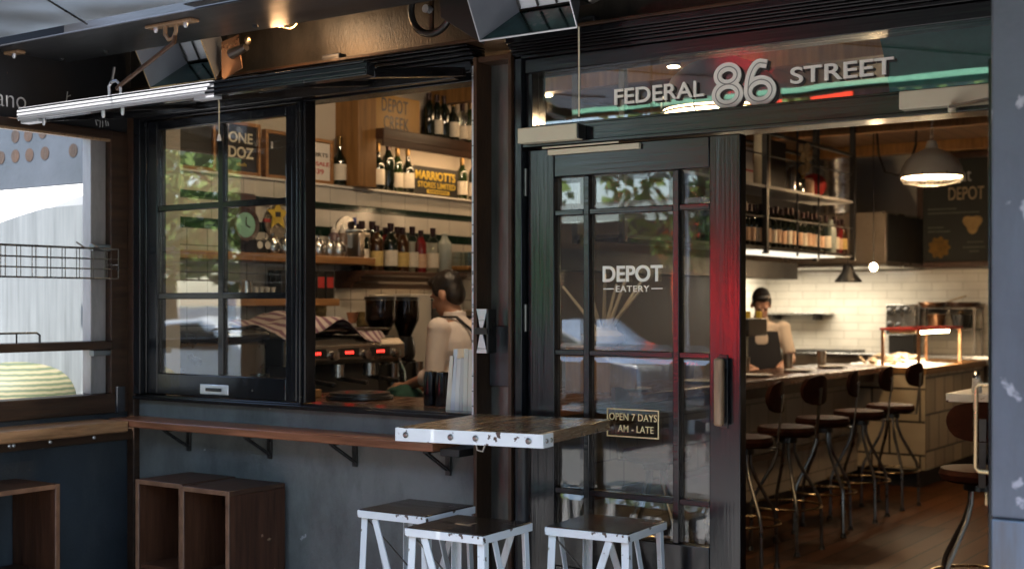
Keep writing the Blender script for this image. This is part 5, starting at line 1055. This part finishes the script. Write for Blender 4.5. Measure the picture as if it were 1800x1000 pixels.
# towel over the machine: rumpled sheet
tm = MB(); n = 30; m_ = 22
for i in range(n+1):
    for j in range(m_+1):
        u, v = i/n, j/m_; y = .86 + .86*u; x = -5.34 + .53*v
        z = 1.365 + .075*math.exp(-((u-.35)/.28)**2) + .015*math.sin(u*17 + v*5) + .012*math.sin(v*13 - u*8) - .10*max(0, v-.86)*6*(.6+.4*math.sin(u*9)) - .05*max(0, u-.85)*4
        tm.v.append(Vector((x, y, z)))
for i in range(n):
    for j in range(m_): tm.f.append((i*(m_+1)+j, (i+1)*(m_+1)+j, (i+1)*(m_+1)+j+1, i*(m_+1)+j+1))
o = tm.build('tea_towel', M['towel']); sd = o.modifiers.new('thick', 'SOLIDIFY'); sd.thickness = .004; tag(o, 'striped tea towel draped over the coffee machine', 'towel')
tag(MB().lathe([(.022, 0), (.036, .06), (.034, .06), (.02, .004), (0, .004)], (-4.93, 1.52, 1.395), 16).build('brown_cup', M['copper']), 'small brown cup on the towel covered machine', 'cup')
cup_c = mat('patterned_card', (.16,.10,.06), .7, var=.8, vs=28, c2=(.45,.32,.12))
for x, y, z, n_c, lb in ((-5.50, 1.86, 1.38, 4, 'stack of patterned paper cups behind the coffee machine'), (-5.38, 2.12, 1.30, 3, 'second stack of patterned cups by the grinders')):
    c = thing('cup_stack', lb, 'cups', (x, y, z)); mb = MB()
    for k in range(n_c): mb.lathe([(.030, .03*k), (.042, .09 + .03*k), (.044, .094 + .03*k), (.04, .094 + .03*k)], (x, y, z), 18)
    mb.build('cups', cup_c, c); MB().box(x - .045, x + .045, y - .045, y + .045, .921, z).build('stand', M['dark'], c, bevel=.003)
def grinder(x, y, s, lb):
    g = thing('coffee_grinder', lb, 'grinder', (x, y, .92), 'coffee grinders beside the machine')
    MB().box(x - .08, x + .08, y - .10, y + .10, .921, .95).build('base', M['dark'], g, bevel=.006); MB().box(x - .075, x + .02, y - .075, y + .075, .95, 1.16).build('body', M['dark'], g, bevel=.02)
    MB().lathe([(.055, 1.16), (.065, 1.20), (.06, 1.26), (.05, 1.30)], (x - .02, y, 0), 20).build('collar', M['steel'] if s > 1 else M['dark'], g)
    MB().lathe([(.04, 1.30), (.05, 1.33), (.088*s, 1.40), (.09*s, 1.41), (.09*s, 1.525), (.088*s, 1.525), (.086*s, 1.41), (.04, 1.305)], (x - .02, y, 0), 24).build('hopper', glass_mat('smoky_hopper', (.34,.28,.25), 1.45, .05, 1.5), g)
    MB().lathe([(.038, 1.315), (.05, 1.345), (.080*s, 1.41), (.075*s, 1.425), (0, 1.44)], (x - .02, y, 0), 20).build('coffee_beans', mat('coffee_beans', (.05,.022,.012), .5, var=.5, vs=90, bump=.6, bs=90), g)
    MB().lathe([(.094*s, 1.526), (.094*s, 1.545), (.0, 1.552)], (x - .02, y, 0), 24).build('lid', M['dark'], g)
    MB().cone((x + .08, y, 1.02), (x + .08, y, 1.15), .032, .036, 14).build('doser', M['steel'], g)
grinder(-5.10, 1.98, 1.02, 'front coffee grinder with big smoky bean hopper'); grinder(-5.13, 2.25, .95, 'second coffee grinder with lower smoky hopper nearer the barista')
wf = thing('white_cabinet', 'tall white cabinet behind the barista with black pockets', 'cabinet', (-5.4, 2.75, .92)); MB().box(-5.598, -5.24, 2.42, 2.95, .9205, 1.565).build('body', mat('warm_white_laminate', (.52,.48,.42), .5, var=.05), wf, bevel=.004)
for z0, z1 in ((1.36, 1.52), (1.19, 1.30), (1.0, 1.12)): MB().box(-5.2395, -5.225, 2.62, 2.78, z0, z1).build('pocket', M['signblack'], wf, bevel=.003)
tag(MB().lathe([(.036, 0), (.038, .2), (.014, .26), (.014, .30), (0, .30)], (-5.40, 3.05, .9205), 16).build('tall_bottle', M['bottle']), 'dark bottle between the cabinet and the barista back', 'bottle')
tag(MB().box(-5.5, -5.1, 3.1, 3.6, .921, 1.46).build('rear_unit', M['hood'], bevel=.006), 'warm steel unit behind the barista', 'unit')
# sill things
bk_c = ((.62,.57,.47), (.55,.57,.60), (.64,.63,.60), (.50,.49,.46), (.62,.60,.52), (.66,.62,.52), (.58,.60,.63))
bl = ('cream book leaning outermost left on the sill', 'tall pale blue grey folder among the sill books', 'short white book between folder and grey book', 'thin grey book in the middle of the sill row', 'white book third from the window edge', 'tall cream book second from the window edge', 'bluish white book against the window edge trim')
x = -3.150
for i, (hh, th, tl) in enumerate(((.235, .022, .10), (.262, .020, .07), (.225, .020, .05), (.228, .016, .04), (.265, .020, .03), (.262, .024, .03), (.255, .022, .02))):
    b = thing('book', bl[i], 'book', (x, .16, 1.0625), 'books standing on the window sill'); c3 = mat('book_cover', bk_c[i], .55, var=.05)
    mb = MB(); mb.box(0, .002, -.09, .09, 0, hh); mb.box(th - .002, th, -.09, .09, 0, hh); mb.box(.002, th - .002, -.09, -.087, 0, hh); mb.build('cover', c3, None); o = bpy.data.objects[col.objects[-1].name]
    bpy.data.objects.remove(o)
    def sh(p, x=x, tl=tl): return (x + p[0] + tl*p[2], .16 + p[1], 1.0625 + p[2])
    for nm, boxes, m3 in (('cover', ((0, .002, -.09, .09, 0, hh), (th - .002, th, -.09, .09, 0, hh), (.002, th - .002, -.09, -.087, 0, hh)), c3), ('pages', ((.002, th - .002, -.086, .085, .003, hh - .004),), M['paper'])):
        mb = MB()
        for q in boxes: mb.box(*q)
        mb.v = [Vector(sh(v)) for v in mb.v]; mb.build(nm, m3, b)
    x += th + .002
tag(MB().box(-3.26, -3.165, .12, .18, 1.0625, 1.075).build('red_case', M['red'], bevel=.004), 'flat red case lying beside the books', 'case')
tag(MB().lathe([(.15, 0), (.155, .006), (.155, .018), (.14, .02), (.14, .032), (0, .034)], (-4.02, .55, 1.0625), 32).build('black_tray', M['dark']), 'round black tray on the servery counter', 'tray')
wd = thing('wooden_caddy', 'small orange wood caddy at the left of the open window', 'caddy', (-4.28, .5, 1.0625)); MB().box(-4.34, -4.25, .44, .54, 1.0625, 1.10).build('box', M['postwood'], wd, bevel=.003); MB().lathe([(.03, 0), (.034, .05), (.02, .08), (0, .085)], (-4.31, .49, 1.10), 14).build('bottle', M['label3'], wd)
for i, (x_, y_, lb) in enumerate(((-3.53, .46, 'tall black flask nearest the barista hand'), (-3.45, .44, 'black flask half behind the books'))): tag(MB().lathe([(.030, 0), (.032, .01), (.032, .12), (.026, .145), (0, .15)], (x_, y_, 1.0625), 20).build('black_flask', M['black']), lb, 'flask')
gc = MB().ell((-4.72, 1.72, .985), (.10, .10, .062), 18, 10)
for v in gc.v: v.z += .014*math.sin(v.x*50)*math.cos(v.y*43); v.x += .012*math.sin(v.y*60)
tag(gc.build('green_cloth', mat('dark_green_cloth', (.018,.07,.05), .9, var=.4, vs=14)), 'crumpled dark green cloth near the barista hand', 'cloth')
tag(MB().box(-4.86, -4.62, 1.80, 2.05, .9205, .94).build('knock_tray', M['postwood'], bevel=.003), 'wooden tray under the barista hand', 'tray')
tag(MB().lathe([(.04, 0), (.045, .05), (.05, .10), (.048, .10), (.038, .005), (0, .005)], (-4.62, .50, 1.0625), 18).build('glass_jar', M['clear']), 'clear glass jar behind the bottom right pane', 'jar')
bg_ = MB(); bg_.ell((-4.85, .72, 1.13), (.16, .18, .16), 18, 10); 
for v in bg_.v: v.z = max(v.z, 1.0) + .012*math.sin(v.x*40 + v.y*25)
ms = thing('side_machine', 'dark cloth covered machine behind the bottom right pane', 'machine', (-5.15, .70, .92)); MB().box(-5.40, -4.92, .52, .84, .9205, 1.31).build('body', M['hood'], ms, bevel=.015); MB().box(-5.43, -4.90, .50, .86, 1.311, 1.36).build('cover', M['dark'], ms, bevel=.02)
MB().box(-5.45, -4.90, .50, .849, .004, .92).build('stand', M['blackplain'], ms)
plight('servery_fill_light', (-4.05, 1.45, 2.86), 8.5, WARM2, .04)  # lamp added and placed to brighten the barista
d = thing('ceiling_spot_or_fill', 'added ceiling fill lamp over the barista', 'spotlight', (-4.05, 1.45, 2.93), 'spotlights on the wooden ceiling'); MB().cone((-4.05, 1.45, 2.93), (-4.05, 1.45, 2.999), .045, .035, 14).build('can', M['dark'], d); MB().lathe([(.036, 2.928), (0, 2.927)], (-4.05, 1.45, 0), 14).build('lens', M['bulb'], d)

# ================================================================== PEOPLE
def remesh(o, vox, sm=4):
    r = o.modifiers.new('join', 'REMESH'); r.mode = 'VOXEL'; r.voxel_size = vox; r.use_smooth_shade = True
    s = o.modifiers.new('soft', 'SMOOTH'); s.iterations = sm; s.factor = .5
def limb(m, a, b, c, r): m.cone(a, b, r[0], r[1], 14); m.ell(b, (r[1],)*3, 12, 8); m.cone(b, c, r[1], r[2], 14); m.ell(a, (r[0]*1.02,)*3, 12, 8)
def hand(m, wr, d, up):
    d = Vector(d).normalized(); up = Vector(up).normalized(); sd_ = d.cross(up).normalized(); wr = Vector(wr)
    pal = wr + d*.045
    m.cone(wr, wr + d*.085, .024, .030, 12); m.ell(pal, (.032, .032, .028), 10, 8)
    for k, ln in enumerate((.062, .072, .068, .052)):
        b = wr + d*.082 + sd_*(-.027 + .018*k); p1 = b + d*ln*.5 - up*.006; p2 = p1 + d*ln*.32 - up*ln*.35
        m.cone(b, p1, .0095, .0088, 8); m.cone(p1, p2, .0088, .0075, 8); m.ell(p2, (.0075,)*3, 8, 6)
    b = wr + d*.03 - sd_*.026; p1 = b + d*.035 - sd_*.025; p2 = p1 + d*.03 - up*.008; m.cone(b, p1, .012, .010, 8); m.cone(p1, p2, .010, .008, 8); m.ell(p2, (.008,)*3, 8, 6)
def person(loc, rz, label, hh, lean, pitch, arms, shirt_m, hair_m, long_sleeve, hair_len):
    """local frame: faces +Y, left is -X; lean = how far the chest and head come forward"""
    S = hh / 1.75; body = MB()
    sh_z, hd = 1.44*S, Vector((0, lean + .06, 1.575*S))
    body.ell((0, 0, .93*S), (.155*S, .105*S, .14*S)); body.ell((0, lean*.5, 1.12*S), (.14*S, .10*S, .17*S)); body.ell((0, lean*.85, 1.30*S), (.165*S, .11*S, .17*S))
    body.ell((0, lean*.95, 1.40*S), (.17*S, .08*S, .06*S)); body.cone((0, lean*.95, 1.42*S), hd - Vector((0, .01, .03)), .058*S, .052*S, 14)
    rot = (-pitch, 0, 0); mt = Euler(rot).to_matrix()
    def H(p): return hd + mt @ (Vector(p)*S)
    body.ell(H((0, -.012, .055)), (.076*S, .098*S, .098*S), 18, 12, rot); body.ell(H((0, .035, -.015)), (.058*S, .062*S, .085*S), 16, 10, rot); body.ell(H((0, .062, -.062)), (.034*S, .032*S, .032*S), 12, 8, rot)
    body.cone(H((0, .098, .03)), H((0, .118, -.012)), .009*S, .014*S, 8); body.ell(H((0, .116, -.012)), (.015*S, .013*S, .011*S), 8, 6, rot)
    for s in (-1, 1): body.ell(H((s*.078, -.012, .01)), (.012*S, .024*S, .034*S), 10, 8, rot); body.ell(H((s*.03, .086, .045)), (.024*S, .012*S, .010*S), 8, 6, rot)
    body.ell(H((0, .094, -.042)), (.024*S, .012*S, .009*S), 8, 6, rot)
    for s in (-1, 1):
        limb(body, (s*.09*S, 0, .90*S), (s*.095*S, .01, .50*S), (s*.095*S, -.02, .09*S), (.085*S, .055*S, .040*S)); body.ell((s*.095*S, .05, .045*S), (.045*S, .13*S, .042*S), 12, 8)
    for (a, e, wv, hdir, up) in arms: limb(body, a, e, wv, (.050*S, .042*S, .029*S)); hand(body, wv, hdir, up)
    o = body.build('person', M['skin'], world0=True); remesh(o, .0075, 5); o.location = loc; o.rotation_euler.z = rz; tag(o, label, 'person')
    BASE['person'] = BASE[o.name] = Vector()
    shm = MB(); g = .012
    shm.ell((0, 0, .95*S), (.165*S+g, .115*S+g, .15*S)); shm.ell((0, lean*.5 - .008, 1.12*S), (.15*S+g, .112*S+g, .18*S)); shm.ell((0, lean*.85, 1.30*S), (.172*S+g, .118*S+g, .17*S)); shm.ell((0, lean*.95, 1.395*S), (.185*S, .085*S+g, .06*S)); shm.cone((0, lean*.95, 1.40*S), (0, lean + .035, 1.485*S), .085*S, .064*S, 18)
    for (a, e, wv, hdir, up) in arms:
        a, e, wv = Vector(a), Vector(e), Vector(wv); end = e + (wv - e)*(.30 if long_sleeve else -.02) if long_sleeve else a + (e - a)*.82
        shm.cone(a, e if long_sleeve else end, .064*S, .056*S, 16); shm.ell(a, (.068*S,)*3, 14, 10)
        if long_sleeve: shm.ell(e, (.055*S,)*3, 12, 8); shm.cone(e, end, .055*S, .052*S, 16); shm.cone(e + (wv-e)*.16, end + (wv-e)*.02, .058*S, .058*S, 16)
    so_ = shm.build('shirt', shirt_m, o); remesh(so_, .011, 3)
    hm = MB(); hm.ell(H((0, -.022, .075)), (.082*S, .098*S, .092*S), 20, 12, rot); hm.ell(H((0, -.055, .02)), (.074*S, .062*S, .085*S), 16, 10, rot); hm.ell(H((0, .045, .125)), (.062*S, .05*S, .034*S), 14, 8, rot)
    for s in (-1, 1): hm.ell(H((s*.066, .018, .065)), (.018*S, .030*S, .050*S), 10, 8, rot)
    for k in range(26):
        t = k*2.4; hm.ell(H((.06*math.cos(t)*(k/26), -.03 + .08*math.sin(t)*(k/26), .155 - .05*(k/26)**2)), (.02*S, .024*S, .014*S), 8, 6, rot)
    ho = hm.build('hair', hair_m, o); remesh(ho, .008, 2)
    for s in (-1, 1): MB().ell(H((s*.03, .094, .028)), (.012*S, .006*S, .007*S), 8, 6, rot).build('eye', M['signblack'], o)
    tr = MB()
    for s in (-1, 1): tr.cone((s*.09*S, 0, .93*S), (s*.095*S, .01, .50*S), .105*S, .078*S, 16); tr.cone((s*.095*S, .01, .50*S), (s*.095*S, -.02, .08*S), .078*S, .062*S, 16)
    tr.ell((0, 0, .90*S), (.178*S, .128*S, .10*S)); to = tr.build('trousers', M['apron'], o); remesh(to, .014, 2)
    return o, S, H
ba, S, H = person((-4.43, 1.90, .004), R(92), 'barista in pale pink shirt and black braces working at the machine', 1.70, .05, .38,
    [((-.19, .04, 1.36), (-.225, .05, 1.10), (-.15, .30, 1.03), (.1, 1, -.1), (0, .1, 1)), ((.19, .04, 1.36), (.225, .04, 1.10), (.14, .28, 1.02), (-.1, 1, -.1), (0, .1, 1))], M['shirt'], M['hair'], True, 1)
br = MB()
for s in (-1, 1):
    br.tube([(s*.085, .135, 1.10), (s*.085, .16, 1.30), (s*.085, .10, 1.425), (s*.075, .0, 1.425), (s*.05, -.088, 1.35), (s*.012, -.125, 1.24), (0, -.13, 1.16)], .0085, 6)
br.tube([(0, -.135, 1.19), (0, -.137, 1.05), (0, -.13, .95)], .012, 6); br.build('braces', M['apron'], ba)
cl2 = MB(); cl2.lathe([(.060, 0), (.066, 0), (.063, .024), (.057, .026)], (0, .066, 1.428), 20); cl2.build('collar', M['shirt'], ba)
ck2, S2, H2 = person((-4.45, 5.95, .004), R(-148), 'cook in cream shirt and black apron bent over behind the bar', 1.64, .10, .55,
    [((-.185, .10, 1.30), (-.24, .16, 1.05), (-.12, .34, 1.0), (.2, 1, -.2), (0, .1, 1)), ((.185, .10, 1.30), (.24, .16, 1.05), (.12, .34, 1.0), (-.2, 1, -.2), (0, .1, 1))], M['tshirt'], M['hair'], False, 1)
ap = MB(); ap.prism([(-.13, 1.28), (.13, 1.28), (.17, 1.02), (.17, .60), (-.17, .60), (-.17, 1.02)], 'y', .19, .198); ap.build('apron', M['apron'], ck2)
db2 = thing('pass_machine', 'dark boxy machine with orange tags in front of the cook', 'machine', (-4.0, 4.6, 1.0)); MB().box(-4.13, -3.93, 4.62, 4.95, 1.27, 1.40).build('head', M['dark'], db2, bevel=.01); MB().box(-4.10, -4.02, 4.74, 4.82, 1.0005, 1.27).build('stem', M['dark'], db2, bevel=.006)
for y in (4.66, 4.86): MB().box(-3.98, -3.95, y, y + .04, 1.4005, 1.45).build('tag', M['signyellow'], db2)
tag(MB().ell((-3.95, 4.35, 1.035), (.05, .05, .035)).build('red_tomato', M['red']), 'red tomato on the bar near the cook', 'tomato')

# ================================================================== THE STREET ACROSS THE ROAD (seen in the glass)
ob = thing('opposite_building', 'grey shop building across the street seen only as reflection', 'building', (-12, -18, 0))
MB().box(-9.6, 12, -24, -16.0, 0, 8.5).build('wall', mat('opposite_render', (.15,.145,.14), .8, var=.15, vs=.6), ob)
for i in range(4):
    x = -9.0 + i*4.7; MB().box(x, x + 3.2, -16.0, -15.96, .5, 2.9).build('shop_window', M['darksteel'], ob); MB().box(x + .4, x + 1.4, -16.0, -15.97, 4.8, 6.6).build('window', M['darksteel'], ob); MB().box(x + 1.9, x + 2.9, -16.0, -15.97, 4.8, 6.6).build('window', M['darksteel'], ob)
def sign(nm, lb, b, c, e):  # unseen glowing panels added for coloured reflections in paint and glass
    t = thing(nm, lb, 'sign', ((b[0]+b[1])/2, (b[2]+b[3])/2, b[4])); MB().box(*b).build('added_glow_face', emis(nm + '_light', c, e), t); MB().box(b[0], b[1], b[2] - .1, b[2] - .002, b[4], b[5]).build('case', M['dark'], t)
    if b[4] < 2: MB().box((b[0]+b[1])/2 - .1, (b[0]+b[1])/2 + .1, b[2] - .08, b[2] - .03, 0, b[4]).build('leg', M['dark'], t)
sign('added_red_glow', 'tall added red glow panel, unseen, for the red reflection on the door', (-8.80, -8.15, -14.1, -14.0, .75, 3.0), (1, .03, .04), 9)
sign('added_orange_glow', 'slim added orange red glow panel, unseen, mirrored in the door glass', (-9.50, -9.43, -14.1, -14.0, .9, 2.7), (1, .10, .03), 1.3)
sign('added_green_glow', 'added green glow panel, unseen, for the green reflection on the door', (-12.2, -11.8, -14.1, -14.0, .9, 3.0), (.35, 1, .4), 1.0)
sign('added_red_glow_strip', 'long added red glow strip, unseen, mirrored in the transom', (-9.2, -7.3, -15.9, -15.8, 4.62, 4.88), (1, .07, .03), 1.6)
def tree(x, y, s, lb):
    t = thing('street_tree', lb, 'tree', (x, y, 0), 'street trees across the road'); MB().tube([(x, y, -.1), (x + .05, y, 1.2), (x - .05, y + .05, 2.4), (x, y, 3.6)], .15*s, 10, r2=.07*s).build('trunk', M['bark'], t)
    m = MB()
    for k in range(5):
        a = k*1.26; m.tube([(x, y, 2.2 + .2*k), (x + .7*s*math.cos(a), y + .7*s*math.sin(a), 3.2 + .2*k), (x + 1.3*s*math.cos(a), y + 1.3*s*math.sin(a), 3.6 + .3*k)], .05*s, 6, r2=.015)
    m.build('limb', M['bark'], t)
    m = MB(); r2 = random.Random(int(x*7))
    for k in range(2600):
        a = r2.random()*6.283; rr = s*(2.0*r2.random()**.5); z = 2.0 + 3.2*r2.random(); f = math.sin((z - 1.7)/3.8*math.pi)
        if math.sin(a*3 + z*2.2) * math.cos(rr*2.5) > .45: continue
        c = Vector((x + rr*f*math.cos(a), y + rr*f*math.sin(a), z)); d1 = Vector((r2.uniform(-1,1), r2.uniform(-1,1), r2.uniform(-1,1)))*.10; d2 = Vector((r2.uniform(-1,1), r2.uniform(-1,1), r2.uniform(-1,1)))*.10
        m.add([c - d1, c + d2, c + d1, c - d2], [(0,1,2,3)])
    m.build('crown', M['leaf'], t, smooth=False); return t
for x, y, s, lb in ((-19, -12.2, 1.1, 'left leafy street tree across the road'), (-14.6, -12.0, 1.0, 'second leafy street tree across the road'), (-8, -12.3, .9, 'third leafy street tree across the road'), (-3.5, -12.2, 1.0, 'right leafy street tree across the road')): tree(x, y, s, lb)
for x, y, s, lb in ((-9.0, -6.2, .8, 'small kerbside tree near the road edge, right one'), (-12.9, -6.2, .9, 'small kerbside tree near the road edge, left one'), (-11.0, -6.8, .9, 'small kerbside tree near the road edge, middle one'), (-9.9, -8.2, .95, 'taller kerbside tree mirrored in the upper door panes')): tree(x, y, s, lb).scale = (1, 1, .80)
lw_ = MB().box(-15.4, -9.62, -16.3, -16.0, 0, 3.0).build('garden_wall', mat('dull_render', (.10,.09,.08), .8, var=.15, vs=.8)); tag(lw_, 'dull brown boundary wall across the street under open sky', 'wall')
wl_ = thing('white_shopfront', 'white low shopfront across the street mirrored in the fixed sash', 'shopfront', (-20, -15.9, 0)); MB().box(-27, -15.5, -15.95, -15.8, .1, 1.0).build('stall_riser', M['whitewall'], wl_); MB().box(-27, -15.5, -15.95, -15.7, 3.0, 3.5).build('fascia', M['whitewall'], wl_)
for x in (-26.6, -24, -21.5, -19, -16): MB().box(x, x + .25, -15.95, -15.85, 1.0, 3.0).build('pilaster', M['whitewall'], wl_)
lpst = MB().cone((-7.5, -10.6, -.11), (-7.5, -10.6, 3.4), .06, .045, 12).build('lamp_post', M['whitewall']); tag(lpst, 'white lamp post across the road mirrored in the door glass', 'lamp post')
def car(x, y, lb, paint):
    c = thing('parked_car', lb, 'car', (x, y, -.12), 'cars parked in the street'); m = MB()
    prof = [(-2.1,.35),(-2.15,.62),(-1.9,.80),(-1.0,.92),(-.45,1.38),(.9,1.42),(1.7,.98),(2.1,.92),(2.15,.45),(2.1,.28),(-2.0,.28)]
    m.prism([(x + a, b - .12) for a, b in prof], 'y', y - .82, y + .82); m.build('body', paint, c, bevel=.07, seg=3)
    m = MB(); m.prism([(x - .85, .84), (x - .40, 1.20), (x + .85, 1.24), (x + 1.45, .86)], 'y', y - .835, y + .835); m.build('window', M['bottle'], c)
    for dx in (-1.35, 1.35):
        for sy in (-.80, .80):
            wv = MB().lathe([(.001, y + sy - .09), (.31, y + sy - .09), (.31, y + sy + .09), (.001, y + sy + .09)], (x + dx, 0, .19), 20, 'y').build('wheel', M['dark'], c); MB().lathe([(.001, y + sy - .10), (.20, y + sy - .10), (.20, y + sy + .10), (.001, y + sy + .10)], (x + dx, 0, .19), 16, 'y').build('rim', M['silver'], wv)
wp = mat('white_car_paint', (.78,.79,.80), .25, var=.02, coat=1); car(-15.2, -9.6, 'white parked car across the street reflected in the sash', wp); car(-9.3, -9.6, 'silver parked car across the street', mat('silver_car_paint', (.42,.43,.45), .25, metal=.5, coat=1))
